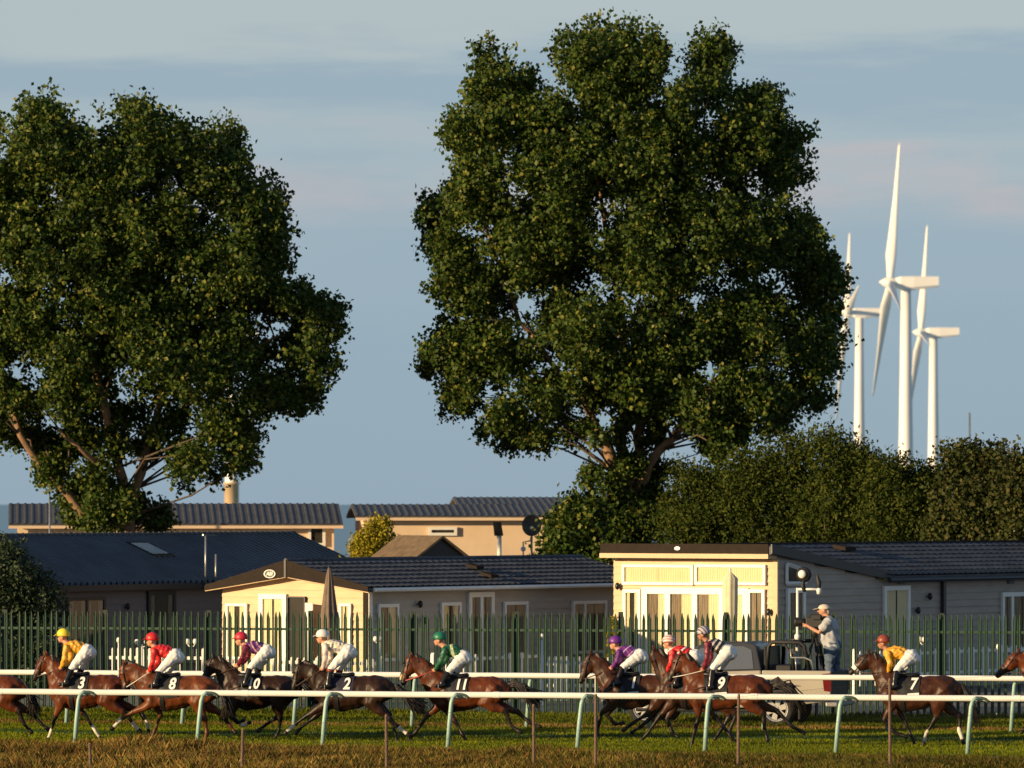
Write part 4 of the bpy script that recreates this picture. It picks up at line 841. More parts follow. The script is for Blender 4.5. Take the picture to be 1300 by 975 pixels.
def horse(label, Y, Wt, P, N, F1, F2, H1, H2, coat, number=None, cloth='cloth_black', socks=(0, 0, 0, 0), tail=((8, -2), (22, 8), (34, 20)), rein='tack_brown', nose=None, blaze=False, hair='horse_hair', scale=1.0, rider_hand=None, cloth_strip=True):
    fr = Frame2(Wt[0], Y); wz = fr(Wt).z; dz = wz-1.545
    t = thing('horse', label, 'horse', (Xp(Wt[0], Y), Y, 0), TRZ, 'racehorses galloping left along the rail')
    V3 = lambda x, z, y=0.0: Vector((x*scale, y, z+dz))
    mb = MB(); tags = []                       # tags: (point, radius, colour code)
    def chain(secs, codes, seg=12):
        mb.loft(secs, seg, True)
        for (a, b, ca, cb) in zip(secs[:-1], secs[1:], codes[:-1], codes[1:]):
            for u in np.linspace(0, 1, 6): tags.append((a[0].lerp(b[0], u), a[1]*(1-u)+b[1]*u, ca if u < .5 else cb))
    chain([(V3(x, z), w, h) for x, z, w, h in BODY], [0]*len(BODY), 16)
    poll, nz_ = fr(P), fr(N)
    nb, nd = V3(-.14, 1.27), (poll-V3(-.14, 1.27))
    up = Vector((-nd.z, 0, nd.x)).normalized()*(1 if -nd.z < 0 else 1)
    crest = Vector((nd.z, 0, -nd.x)).normalized(); crest = crest if crest.z > 0 else -crest
    chain([(V3(-.02, 1.26), .18, .31), (nb+nd*.2, .145, .285), (nb+nd*.45+crest*.03, .115, .225), (nb+nd*.72+crest*.04, .092, .18), (poll-Vector((0, 0, .045)), .08, .14)], [0]*5)
    hd = nz_-poll; hl = hd.length; hd.normalize(); jaw = Vector((-hd.z, 0, hd.x)); jaw = jaw if jaw.x > 0 else -jaw
    k = max(hl, .5)
    chain([(poll+hd*.02, .075, .115), (poll+hd*k*.25+jaw*.04, .092, .160), (poll+hd*k*.42+jaw*.035, .082, .138), (poll+hd*k*.65+jaw*.012, .060, .088), (poll+hd*k*.88+jaw*.008, .055, .072), (poll+hd*k*1.0+jaw*.012, .048, .058)], [0, 0, 0, 0, 3, 3])
    for s in (-1, 1): chain([(poll+Vector((.02, s*.055, .04)), .026, .036), (poll+Vector((.005, s*.07, .115)), .022, .026), (poll+Vector((-.015, s*.072, .175)), .008, .008)], [0, 0, 1], 8)
    for s in (-1, 1):
        chain([(V3(-.10, 1.42, s*.12), .06, .10), (V3(-.22, 1.16, s*.185), .07, .14), (V3(-.12, .98, s*.175), .055, .10)], [0]*3, 10)
        chain([(V3(.80, 1.36, s*.15), .07, .12), (V3(.95, 1.22, s*.205), .10, .20), (V3(1.07, 1.05, s*.17), .075, .14)], [0]*3, 10)
    def leg(pts, s, hind, sock):
        j, f, h = [fr(q) for q in pts]
        yo, yi = (s*.155, s*.10)
        low = 2 if sock else 1
        if hind:
            hip, stf = V3(.95, 1.20, s*.13), V3(.84, .95, s*yo/s*1.0)
            stf = V3(.84, .95, s*.15); j.y = s*.13; f.y = s*.11; h.y = s*.11
            g = stf.lerp(j, .5)
            chain([(hip, .155, .28), (stf, .125, .19), (stf.lerp(j, .4), .088, .125), (stf.lerp(j, .75), .058, .078), (j, .050, .068), (j.lerp(f, .25), .040, .050), (j.lerp(f, .6), .034, .038), (f, .042, .046), (f.lerp(h, .45), .034, .036), (h, .052, .052)], [0, 0, 0, 0, 1, 1, 1, low, low, 3], 10)
        else:
            sh, el = V3(-.20, 1.16, s*.15), V3(-.12, .93, s*.15); j.y = s*.13; f.y = s*.11; h.y = s*.11
            chain([(sh, .11, .21), (el, .095, .15), (el.lerp(j, .4), .072, .095), (el.lerp(j, .78), .052, .060), (j, .049, .055), (j.lerp(f, .25), .038, .041), (j.lerp(f, .6), .033, .036), (f, .041, .044), (f.lerp(h, .45), .033, .034), (h, .051, .050)], [0, 0, 0, 0, 1, 1, 1, low, low, 3], 10)
    leg(F1, -1, False, socks[0]); leg(F2, 1, False, socks[1]); leg(H1, -1, True, socks[2]); leg(H2, 1, True, socks[3])
    me = ripple(remeshed(mb, .019, 2), .0075, .24, int(abs(Wt[0])))
    nv = len(me.vertices); co = np.empty(nv*3, np.float32); me.vertices.foreach_get('co', co); co = co.reshape(-1, 3)
    tp = np.array([tuple(q[0]) for q in tags]); tr = np.array([q[1] for q in tags]); tcod = np.array([q[2] for q in tags])
    best = np.empty(nv, int)
    for i in range(0, nv, 4000):
        d = np.linalg.norm(co[i:i+4000, None]-tp[None], axis=2)/(tr+.02); best[i:i+4000] = d.argmin(1)
    main, pts_ = [np.array(c) for c in COATS[coat]]
    pal = np.array([main, pts_, (.62, .55, .44), (.018, .013, .011)]); colr = pal[tcod[best]]
    w = .5+.5*np.sin(co[:, 0]*3.1+co[:, 2]*2.3+Wt[0]); colr[tcod[best] == 0] *= (.86+.28*w[tcod[best] == 0])[:, None]
    if blaze:
        fc = np.array(poll+hd*k*.5-jaw*.09); m_ = (np.linalg.norm((co-fc)*np.array([1, 2.2, .42]), axis=1) < .13); colr[m_] = (.62, .55, .44)
    at = me.attributes.new('coat', 'FLOAT_COLOR', 'POINT'); at.data.foreach_set('color', np.c_[colr, np.ones(nv)].astype(np.float32).ravel())
    body = link('body', me, 'horse_coat', t, True)
    for s in (-1, 1): MB().ball(poll+hd*k*.30-jaw*.055+Vector((0, s*.074, 0)), (.018, .012, .018), 8, 6).build('eye', 'horse_eye', body, True)
    # mane: overlapping locks along the crest
    mm = MB(); rg = random.Random(int(Wt[0]))
    for i in range(40):
        u = i/39; top = (nb+nd*(.12+.86*u)+crest*(.255-.135*u)); sgn = -1 if i % 3 else 1
        fall = Vector((rg.uniform(.04, .16), sgn*rg.uniform(.05, .09), -rg.uniform(.10, .21)))
        mm.loft([(top+Vector((-.02, 0, -.02)), .016, .035), (top+Vector((.02, sgn*.02, .022)), .020, .045), (top+fall*.6, .014, .042), (top+fall, .004, .01)], 6, False)
    for i in range(4): mm.loft([(poll+Vector((.02, rg.uniform(-.03, .03), .06)), .012, .02), (poll+hd*.10-jaw*.11, .012, .02), (poll+hd*.2-jaw*.11+Vector((0, rg.uniform(-.03, .03), 0)), .004, .008)], 6, False)
    mm.build('mane', hair, t, True)
    tb = V3(1.20, 1.33); tl = [tb]+[Vector((tb.x+q[0]/60, 0, tb.z-q[1]/60)) for q in tail]
    tm_ = MB(); tm_.loft([(tl[0]-Vector((.05, 0, .0)), .045, .05), (tl[1], .045, .06), (tl[2], .03, .045), (tl[2].lerp(tl[3], .6), .01, .015)], 8, True)
    for i in range(90):
        o1, o2, o3 = [Vector((rg.uniform(-.03, .03), rg.gauss(0, .035)*q, rg.gauss(-.02, .055)*q)) for q in (.7, 1.3, 2.2)]
        tm_.loft([(tl[0].lerp(tl[1], .4)+o1*.5, .012, .016), (tl[1]+o1, .014, .02), (tl[2]+o2, .012, .018), (tl[3]+o3+Vector((rg.uniform(-.22, .12), 0, 0)), .003, .005)], 4, False)
    tm_.build('tail', hair, t, True)
    # saddle cloth wrapped over the back, number printed on the near side
    def wrap(x, ph, off):
        cz, hw_, hh_ = body_at(x); return V3(x, 0)+Vector((0, math.sin(ph)*(hw_*1.0+off), cz+math.cos(ph)*(hh_+off)))
    cm = MB(); nx, na_ = 10, 22
    for i in range(nx+1):
        x = -.02+.50*i/nx
        for j in range(na_+1):
            ph = R(-104+208*j/na_); cm.v.append(tuple(wrap(x+.05*abs(math.sin(ph))*(1-2*i/nx)*.3, ph, .014+.006*math.sin(i*1.3+j))))
    for i in range(nx):
        for j in range(na_): cm.f.append((i*(na_+1)+j, i*(na_+1)+j+1, (i+1)*(na_+1)+j+1, (i+1)*(na_+1)+j))
    cl = cm.build('saddle_cloth', cloth, t, True)
    if number:
        tmn = text_mesh(number, .34 if len(number) == 1 else .31, .010, .12)
        for s in (-1,):
            me2 = tmn
            b = bmesh.new(); b.from_mesh(me2)
            for yy in np.linspace(-.2, .2, 15): bmesh.ops.bisect_plane(b, geom=b.verts[:]+b.edges[:]+b.faces[:], plane_co=(0, yy, 0), plane_no=(0, 1, 0))
            b.to_mesh(me2); b.free()
            for v in me2.vertices:
                x = .335+v.co.x*.86; zloc = 1.345+v.co.y*.95; cz, hw_, hh_ = body_at(x); c_ = max(-.98, min(.98, (zloc-cz)/(hh_+.03))); ph = -math.acos(c_)
                v.co = wrap(x, ph, .034)
            link('number', me2, 'number_white', cl)
        if cloth_strip:
            st = MB()
            for i in range(9):
                x = .22+.24*i/8
                for ph in (-88, -95): st.v.append(tuple(wrap(x, R(ph), .032)))
            st.f = [(2*i, 2*i+2, 2*i+3, 2*i+1) for i in range(8)]; st.build('cloth_band', 'number_white', cl, fix=False)
    sd2 = MB().loft([(V3(-.02, 1.535), .13, .045), (V3(.10, 1.53), .15, .05), (V3(.28, 1.525), .16, .05), (V3(.40, 1.545), .13, .05)], 10, True).build('saddle', 'tack_black', t, True)
    gm = MB()
    for j in range(25):
        ph = R(60+240*j/24); gm.v += [tuple(wrap(.06, ph, .016)), tuple(wrap(.15, ph, .016))]
    gm.f = [(2*j, 2*j+1, 2*j+3, 2*j+2) for j in range(24)]; gm.build('girth', 'tack_black', t, fix=False)
    bs_ = MB()
    bs_.tube([wrap(.05, R(-70), .02), V3(-.22, 1.22, -.225), V3(-.36, 1.18, -.13), V3(-.42, 1.17, 0), V3(-.36, 1.18, .13), V3(-.22, 1.22, .225), wrap(.05, R(70), .02)], .014, 6); bs_.build('breast_strap', 'tack_brown', t)
    # bridle
    br = MB()
    def ring(c_, w, h, r=.011, ax=None):
        pts = []
        for q in range(13):
            a = 2*math.pi*q/12; pts.append(c_+Vector((0, math.cos(a)*w, 0))+jaw*math.sin(a)*h)
        br.tube(pts, r, 5)
    ring(poll+hd*k*.62+jaw*.014, .068, .098, .013); ring(poll+hd*k*.16+jaw*.02, .088, .135)
    for s in (-1, 1):
        br.tube([poll+Vector((0, s*.075, .05)), poll+hd*k*.3+Vector((0, s*.096, 0)), poll+hd*k*.62+jaw*.03+Vector((0, s*.068, 0)), poll+hd*k*.84+jaw*.05+Vector((0, s*.06, 0))], .010, 5)
    br.build('bridle', 'tack_black', t)
    if nose: ring_c = poll+hd*k*.60-jaw*.02; MB().loft([(poll+hd*k*(.30 if nose == 'sheepskin' else .66)-jaw*.085, .05, .04), (poll+hd*k*(.85 if nose == 'sheepskin' else .76)-jaw*.065, .05, .035)] if nose == 'sheepskin' else [(poll+hd*k*.64+jaw*.012, .074, .104), (poll+hd*k*.74+jaw*.012, .070, .094)], 10, True).build('noseband', nose, t, True)
    if rider_hand:
        hnd = fr(rider_hand)
        for s in (-1, 1): MB().tube([poll+hd*k*.84+jaw*.055+Vector((0, s*.065, 0)), (poll+hd*k*.84).lerp(hnd, .5)+Vector((0, s*.13, -.03)), hnd+Vector((0, s*.09, 0))], .009 if rein != 'rein_red' else .014, 5).build('rein', rein, t)
    return t
# ------------------------------------------------------------------ people
mat('skin', (.48, .24, .15), .5, .1, 10); mat('skin_tan', (.36, .16, .09), .5, .1, 10); mat('breeches', (.80, .79, .76), .6, .05, 12, .1); mat('boot', (.010, .009, .009), .25, .1, 10); mat('goggles', (.02, .02, .022), .15, 0)
mat('hair_grey', (.30, .27, .24), .8, .3, 30)
def hand(mb2, c, d, s):
    """palm and five curled fingers round the rein or handle; d = forward direction"""
    d = d.normalized(); mb2.loft([(c-d*.035, .022, .034), (c+d*.03, .024, .042)], 8, True)
    dn = Vector((0, 0, -1)); 
    for i in range(4):
        b_ = c+d*.045+Vector((0, 0, .032-.021*i)); L_ = (.034, .038, .036, .028)[i]
        mb2.loft([(b_, .0088, .0088), (b_+d*L_*.7+Vector((0, -s*.006, 0)), .0085, .0085), (b_+d*L_*.8+Vector((0, -s*.03, -.004)), .008, .008), (b_+d*L_*.1+Vector((0, -s*.042, -.004)), .007, .007)], 6, True)
    b_ = c+d*.0+Vector((0, -s*.02, .036)); mb2.loft([(b_, .010, .010), (b_+d*.03+Vector((0, -s*.012, .016)), .0095, .0095), (b_+d*.06+Vector((0, -s*.014, .010)), .008, .008)], 6, True)
def join_raw(me, mb2):
    b = bmesh.new(); b.from_mesh(me); me2 = mb2.mesh('x'); b.from_mesh(me2); b.to_mesh(me); b.free(); bpy.data.meshes.remove(me2)
def jockey(label, Y, Wt, hel, sh, hip, knee, foot, hnd, silk, sleeve, cap, boot='boot', skin='skin', cuff=None):
    fr = Frame2(Wt[0], Y); t = thing('person', label, 'person', (Xp(Wt[0], Y), Y, 0), TRZ, 'jockeys riding in the race')
    h, s0, p0, kn, ft, hd = [fr(q) for q in (hel, sh, hip, knee, foot, hnd)]
    s0 = s0+Vector((.02, 0, -.025)); p0 = p0+Vector((-.04, 0, -.07)); head = h+Vector((-.005, 0, -.055))
    mid = s0.lerp(p0, .5)+Vector((0, 0, .03))
    def torso(mb, g): mb.loft([(s0+Vector((-.02, 0, .0)), .135+g, .085+g), (s0.lerp(p0, .25)+Vector((0, 0, .02)), .165+g, .125+g), (mid, .15+g, .125+g), (s0.lerp(p0, .70)+Vector((0, 0, .015)), .138+g, .118+g)]+([(p0, .15, .125)] if not g else [(s0.lerp(p0, .80)+Vector((0, 0, .005)), .125, .105)]), 12)
    def seat(mb, g): mb.loft([(s0.lerp(p0, .74)+Vector((0, 0, .0)), .132+g, .118+g), (p0, .155+g, .14+g), (p0+Vector((.06, 0, -.05)), .14+g, .12+g)], 12)
    def arms(mb, g):
        for s in (-1, 1):
            a = s0+Vector((.0, s*.16, .0)); e_ = s0.lerp(hd, .52)+Vector((.055, s*.24, -.01)); w_ = hd+Vector((.0, s*.085, 0))
            mb.loft([(s0+Vector((.03, s*.10, .0)), .07+g, .07+g), (a, .062+g, .062+g), (a.lerp(e_, .5), .050+g, .050+g), (e_, .043+g, .043+g), (e_.lerp(w_, .5), .039+g, .039+g), (e_.lerp(w_, .88), .028+g, .028+g)], 10)
    def thighs(mb, g):
        for s in (-1, 1):
            kk = kn+Vector((.015 if s < 0 else .10, s*.235, .02)); mb.loft([(p0+Vector((.01, s*.085, -.02)), .095+g, .115+g), (p0.lerp(kk, .4)+Vector((0, s*.07, 0)), .080+g, .098+g), (p0.lerp(kk, .8)+Vector((0, s*.03, 0)), .062+g, .070+g), (kk, .056+g, .060+g)], 10)
    def shins(mb, g):
        for s in (-1, 1):
            kk = kn+Vector((.015 if s < 0 else .10, s*.235, .02)); an = ft+Vector((.045 if s < 0 else .10, s*.315, .05)); mb.loft([(kk, .054+g, .056+g), (kk.lerp(an, .35), .052+g, .057+g), (an, .036+g, .040+g)], 10)
            mb.loft([(an+Vector((.055, 0, -.03)), .035+g, .035+g), (an+Vector((-.03, 0, -.045)), .040+g, .034+g), (an+Vector((-.14, 0, -.06)), .040+g, .026+g)], 8)
    def skull(mb): 
        mb.loft([(s0+Vector((.0, 0, .03)), .07, .07), (head+Vector((.02, 0, -.06)), .055, .06)], 10); mb.ball(head+Vector((0, 0, .03)), (.098, .078, .105)); mb.loft([(head+Vector((-.02, 0, -.02)), .062, .07), (head+Vector((-.055, 0, -.075)), .042, .042)], 10)
        mb.loft([(head+Vector((-.085, 0, .005)), .014, .014), (head+Vector((-.118, 0, -.028)), .017, .014)], 6)
        mb.loft([(head+Vector((-.07, 0, -.062)), .024, .010), (head+Vector((-.098, 0, -.06)), .020, .008)], 6)
        for s in (-1, 1): mb.loft([(head+Vector((.005, s*.078, -.03)), .012, .026), (head+Vector((.015, s*.088, .0)), .012, .03)], 6)
    mb = MB(); torso(mb, 0); seat(mb, 0); arms(mb, 0); thighs(mb, 0); shins(mb, 0); skull(mb)
    for s in (-1, 1): w_ = hd+Vector((.03, s*.085, 0)); mb.loft([(w_, .026, .028), (hd+Vector((-.01, s*.085, -.005)), .024, .036)], 8)
    me = remeshed(mb, .016, 2); hm = MB()
    for s in (-1, 1): hand(hm, hd+Vector((-.005, s*.085, 0)), Vector((-1, 0, -.25)), s)
    join_raw(me, hm); body = link('body', me, skin, t, True)
    mb = MB(); torso(mb, .014); sk_ = link('silks', ripple(remeshed(mb, .016, 1), .010, .10, int(abs(Wt[0]))), silk, t, True)
    mb = MB(); arms(mb, .013); link('sleeves', ripple(remeshed(mb, .015, 1), .007, .08, 3), sleeve, t, True)
    mb = MB(); seat(mb, .018); thighs(mb, .014); link('breeches', ripple(remeshed(mb, .017, 2), .005, .12, int(abs(Wt[0]))), 'breeches', t, True)
    for s in (-1, 1):
        mb = MB(); full = MB(); kk = kn+Vector((.015 if s < 0 else .10, s*.235, .02)); an = ft+Vector((.045 if s < 0 else .10, s*.315, .05)); g = .012
        mb.loft([(kk+(an-kk)*.02, .056+g, .060+g), (kk.lerp(an, .35), .052+g, .057+g), (an, .036+g, .040+g)], 10)
        mb.loft([(an+Vector((.055, 0, -.03)), .035+g, .035+g), (an+Vector((-.03, 0, -.045)), .040+g, .034+g), (an+Vector((-.14, 0, -.06)), .040+g, .026+g)], 8)
        bo = link('boot', remeshed(mb, .018, 2), boot, t, True)
        if cuff: MB().loft([(kk+(an-kk)*.0, .076, .080), (kk.lerp(an, .16), .074, .078)], 10, False).build('boot_top', cuff, bo, True)
        MB().tube([an+Vector((-.06, -.05, -.10)), an+Vector((-.06, -.05, -.02)), an+Vector((-.06, .05, -.02)), an+Vector((-.06, .05, -.10)), an+Vector((-.06, -.05, -.10))], .008, 5).build('stirrup', 'grey_metal', bo)
    # cap over the helmet, peak pointing forward
    hb = MB().ball(h+Vector((.005, 0, .012)), (.142, .118, .128), 16, 10, .60); hl = hb.build('helmet', cap, t, True)
    hl.modifiers.new('thick', 'SOLIDIFY').thickness = .015
    MB().loft([(h+Vector((-.09, 0, .015)), .095, .012), (h+Vector((-.15, 0, .0)), .085, .010), (h+Vector((-.19, 0, -.02)), .05, .008)], 10, True).build('peak', cap, hl, True)
    MB().loft([(head+Vector((-.083, 0, .035)), .066, .028), (head+Vector((-.105, 0, .032)), .052, .024)], 10, True).build('goggles', 'goggles', t, True)
    return t
SILK = {}
def cloth(n, c, **k): mat(n, c, .45, .12, 9, .12, **k)
cloth('silk_gold', (.72, .36, .03)); cloth('cap_yellow', (.80, .66, .04)); cloth('silk_red', (.60, .02, .02)); cloth('cap_red', (.62, .02, .02)); cloth('silk_maroon', (.16, .012, .03)); cloth('cap_crimson', (.52, .02, .05))
stripes('silk_purple_stripe', (.11, .02, .16), (.52, .30, .28), 9, (.8, 0, .55), .72); cloth('silk_cream', (.74, .68, .52)); cloth('cap_white', (.76, .75, .72)); cloth('sleeve_pink', (.66, .55, .50))
stripes('silk_grey_bar', (.74, .68, .52), (.30, .30, .34), 5, (.2, 0, 1), .68)
stripes('silk_green_bar', (.012, .11, .045), (.60, .62, .36), 3.1, (1, 0, .25), .82); cloth('cap_green', (.010, .16, .09)); cloth('silk_green', (.012, .10, .045))
stripes('silk_purple_bar', (.14, .022, .20), (.52, .36, .58), 7.5, (.7, 0, -.7), .80); cloth('cap_purple', (.14, .02, .24)); cloth('silk_purple', (.12, .018, .17))
stripes('silk_red_bar', (.62, .02, .025), (.78, .70, .66), 6, (.6, 0, -.8), .80); stripes('cap_pink_stripe', (.74, .66, .62), (.60, .14, .12), 16, (0, .5, 1), .6)
stripes('silk_black_stripe', (.014, .014, .02), (.62, .60, .58), 10, (.8, 0, -.5), .62); stripes('cap_grey_stripe', (.45, .44, .48), (.10, .06, .10), 15, (.7, .7, .5), .62); cloth('cap_maroon', (.26, .05, .025))
gen = lambda x, y=0: ([(x-16, 908), (x-28, 922), (x-34, 930)], [(x+4, 910), (x+14, 928), (x+20, 938)], [(x+62, 905), (x+70, 922), (x+80, 930)], [(x+74, 904), (x+88, 919), (x+97, 926)])
a1, a2, _, _ = gen(-42)
horse('bright bay horse leaving the frame at the left edge', 121.2, (-42, 856), (-85, 838), (-98, 866), a1, a2, [(27, 902), (35, 920), (43, 929)], [(39, 904), (53, 919), (62, 926)], 'bay', None, tail=((6, 2), (14, 14), (20, 30)), rider_hand=(-51, 850))
horse('bay horse with cloth number 3 and white socks', 120.2, (88, 855), (57, 835), (43, 861), [(72, 910), (66, 929), (62, 939)], [(105, 906), (118, 925), (127, 939)], [(162, 904), (172, 919), (181, 928)], [(177, 902), (186, 917), (188, 928)], 'bay', '3', socks=(1, 1, 1, 1), rider_hand=(79, 849))
horse('chestnut horse with cloth number 8, head tucked low', 119.4, (203, 856), (157, 847), (158, 875), [(170, 904), (152, 915), (143, 926)], [(202, 908), (195, 926), (192, 934)], [(263, 913), (265, 931), (261, 943)], [(280, 906), (291, 921), (298, 929)], 'chestnut', '8', socks=(1, 0, 0, 0), tail=((6, 3), (14, 16), (20, 34)), rein='noseband_white', rider_hand=(191, 853))
horse('nearly black horse with cloth number 10', 121.6, (306, 856), (270, 838), (257, 864), [(297, 910), (310, 921), (319, 917)], [(288, 908), (300, 918), (308, 915)], [(358, 913), (356, 928), (351, 936)], [(352, 909), (335, 921), (326, 928)], 'dark_bay', '10', socks=(1, 0, 0, 0), rider_hand=(303, 846))
horse('dark brown horse with cloth number 2 and outstretched white-socked foreleg', 119.3, (424, 856), (380, 846), (372, 874), [(390, 909), (372, 923), (363, 931)], [(396, 912), (382, 923), (374, 931)], [(496, 911), (511, 925), (521, 932)], [(493, 908), (501, 930), (503, 944)], 'dark_bay', '2', 'cloth_navy', socks=(1, 0, 1, 0), tail=((10, 4), (26, 16), (44, 28)), rein='tack_brown', rider_hand=(411, 849))
horse('bay horse with pale sheepskin noseband and cloth number 11', 119.6, (568, 857), (521, 837), (511, 868), [(545, 908), (530, 928), (519, 942)], [(577, 917), (586, 932), (593, 944)], [(643, 902), (651, 921), (663, 929)], [(655, 903), (671, 917), (684, 922)], 'bay', '11', tail=((12, -4), (26, 6), (44, 16)), rein='rein_red', nose='sheepskin', scale=1.04, rider_hand=(553, 851))
horse('bay horse with cloth number 1 leading the bunch of three', 122.0, (787, 855), (750, 834), (737, 866), [(765, 905), (760, 924), (761, 937)], [(769, 908), (780, 920), (790, 918)], [(823, 906), (804, 918), (792, 927)], [(828, 908), (813, 922), (801, 930)], 'brown', '1', rider_hand=(778, 848))
horse('bay horse with cloth number 12 squeezed between numbers 1 and 9', 119.6, (864, 854), (830, 828), (838, 864), [(840, 908), (824, 930), (812, 945)], [(846, 913), (852, 930), (860, 936)], [(936, 906), (927, 926), (931, 938)], [(924, 910), (912, 929), (906, 938)], 'brown', '12', rein='rein_red', rider_hand=(848, 852))
horse('glossy bay horse with cloth number 9 nearest the rail', 117.4, (896, 855), (864, 834), (850, 863), [(888, 910), (882, 933), (879, 950)], [(908, 911), (927, 936), (943, 950)], [(970, 906), (971, 926), (975, 939)], [(984, 902), (1004, 922), (1018, 930)], 'bay', '9', tail=((14, -3), (30, 6), (44, 24)), rein='noseband_white', scale=1.06, rider_hand=(894, 851))
horse('brown horse with cloth number 7 and white noseband at right', 117.6, (1141, 856), (1103, 834), (1080, 854), [(1124, 914), (1137, 930), (1152, 935)], [(1147, 914), (1156, 935), (1163, 950)], [(1189, 911), (1176, 930), (1173, 945)], [(1217, 909), (1216, 927), (1221, 942)], 'brown', '7', socks=(0, 0, 1, 1), tail=((8, 4), (18, 18), (24, 36)), nose='noseband_white', rider_hand=(1129, 854))
a1, a2, a3, a4 = gen(1332)
horse('bay horse whose head enters at the right edge', 118.6, (1332, 856), (1293, 832), (1267, 858), a1, a2, a3, a4, 'bay', '6', rider_hand=(1322, 850))
J = jockey
off = lambda dx, L_: [(a+dx, b) for a, b in L_]
base3 = [(80, 806), (86, 819), (114, 822), (94, 850), (86, 868), (79, 848)]
J('jockey in red silks riding the horse at the left edge', 121.2, (-42, 856), *off(-130, base3), 'silk_red', 'silk_red', 'cap_red')
J('jockey in orange gold silks with bright yellow cap', 120.2, (88, 855), *base3, 'silk_gold', 'silk_gold', 'cap_yellow')
J('jockey in plain red silks with red cap', 119.4, (203, 856), (193, 811), (197, 824), (226, 828), (205, 853), (199, 870), (191, 853), 'silk_red', 'silk_red', 'cap_red')
J('jockey in purple striped silks with maroon sleeves and crimson cap', 121.6, (306, 856), (306, 810), (313, 820), (342, 822), (320, 849), (313, 869), (303, 845), 'silk_purple_stripe', 'silk_maroon', 'cap_crimson')
J('jockey in cream silks with white cap and brown topped boots', 119.3, (424, 856), (409, 807), (414, 818), (445, 822), (422, 851), (418, 871), (411, 849), 'silk_grey_bar', 'sleeve_pink', 'cap_white', cuff='cap_maroon')
J('jockey in dark green silks with pale bar and green cap', 119.6, (568, 857), (558, 810), (566, 823), (591, 830), (571, 854), (562, 870), (553, 851), 'silk_green_bar', 'silk_green', 'cap_green')
J('jockey in purple silks and purple cap crouched very low', 122.0, (787, 855), (781, 815), (787, 826), (815, 828), (792, 848), (784, 868), (778, 848), 'silk_purple_bar', 'silk_purple', 'cap_purple')
J('jockey in red silks with white bars and pink striped cap', 119.6, (864, 854), (849, 814), (854, 826), (885, 829), (866, 851), (858, 870), (848, 852), 'silk_red_bar', 'silk_red', 'cap_pink_stripe')
J('jockey in black and white striped silks with grey striped cap', 117.4, (896, 855), (893, 803), (899, 816), (927, 823), (906, 850), (902, 873), (894, 850), 'silk_black_stripe', 'silk_maroon', 'cap_grey_stripe', skin='skin_tan')
J('jockey in golden yellow silks with maroon cap at right', 117.6, (1141, 856), (1122, 814), (1127, 827), (1159, 829), (1139, 852), (1135, 872), (1129, 853), 'silk_gold', 'silk_gold', 'cap_maroon', skin='skin_tan')
J('jockey in purple silks riding the horse at the right edge', 118.6, (1332, 856), *off(1243, base3), 'silk_purple', 'silk_purple', 'cap_purple')
# ------------------------------------------------------------------ pickup truck with the camera operator
mat('truck_paint', (.46, .42, .35), .32, .05, 2, metal=.35, coat=.4); mat('tyre', (.015, .015, .015), .85, .2, 20); mat('alloy', (.62, .60, .56), .3, .05, 8, metal=.5); mat('tail_red', (.13, .008, .010), .2, .1, 8); mat('plastic_black', (.011, .011, .012), .6, .15, 12); mat('chrome', (.6, .6, .6), .15, .05, 8, metal=1)
YT = 127.6; XT = Xp(1000, YT); TR = TRZ-R(5)
tk = thing('pickup_truck', 'silver beige double cab pickup with open bed behind the far rail', 'pickup truck', (XT, YT+.85, 0), TR)
def arc(cx, r, a0, a1, n=10): return [(cx+r*math.cos(R(a0+(a1-a0)*i/n)), .40+r*math.sin(R(a0+(a1-a0)*i/n))) for i in range(n+1)]
bevel = lambda o, w: (setattr(o.modifiers.new('bevel', 'BEVEL'), 'width', w), setattr(o.modifiers['bevel'], 'segments', 2), setattr(o.modifiers['bevel'], 'limit_method', 'ANGLE'))
fp = [(-3.95, .42)]+arc(-3.05, .47, 178, 2)+[(-2.5, .42), (-.36, .42), (-.36, 1.27), (-2.55, 1.20), (-3.0, 1.17), (-3.80, 1.03), (-3.98, .92), (-4.0, .6)]
o = MB().prism(fp, 'y', -.88, .88).build('body', 'truck_paint', tk); bevel(o, .035); body_t = o
gh = [(-2.62, 1.20), (-1.85, 1.82), (-1.6, 1.89), (-.75, 1.90), (-.52, 1.84), (-.36, 1.27)]
gv = MB(); n_ = len(gh)
for sgn in (-1, 1):
    for x, z in gh: gv.v.append((x, sgn*(.86-.20*(z-1.2)/.7), z))
gv.f = [tuple(range(n_-1, -1, -1)), tuple(range(n_, 2*n_))]+[(i, (i+1) % n_, n_+(i+1) % n_, n_+i) for i in range(n_)]
mat('cab_dark_reflection', (.035, .036, .04), .3, .05, 2, coat=.4); o = gv.build('cab', 'cab_dark_reflection', tk); bevel(o, .03)  # cab colour darkened to paint in dark reflections on the silver bodywork
def cabq(pts, y_off=.012):
    m = MB()
    for x, z in pts: m.v.append((x, -(.86-.20*(z-1.2)/.7)-y_off, z))
    for x, z in pts: m.v.append((x, -(.86-.20*(z-1.2)/.7)-y_off+.006, z))
    n_ = len(pts); m.f = [tuple(range(n_)), tuple(range(2*n_-1, n_-1, -1))]+[(i, (i+1) % n_, n_+(i+1) % n_, n_+i) for i in range(n_)]; return m
mat('car_glass', (.10, .115, .14), .08, 0, spec=.9)  # base colour lightened to imitate sky reflected in the windows
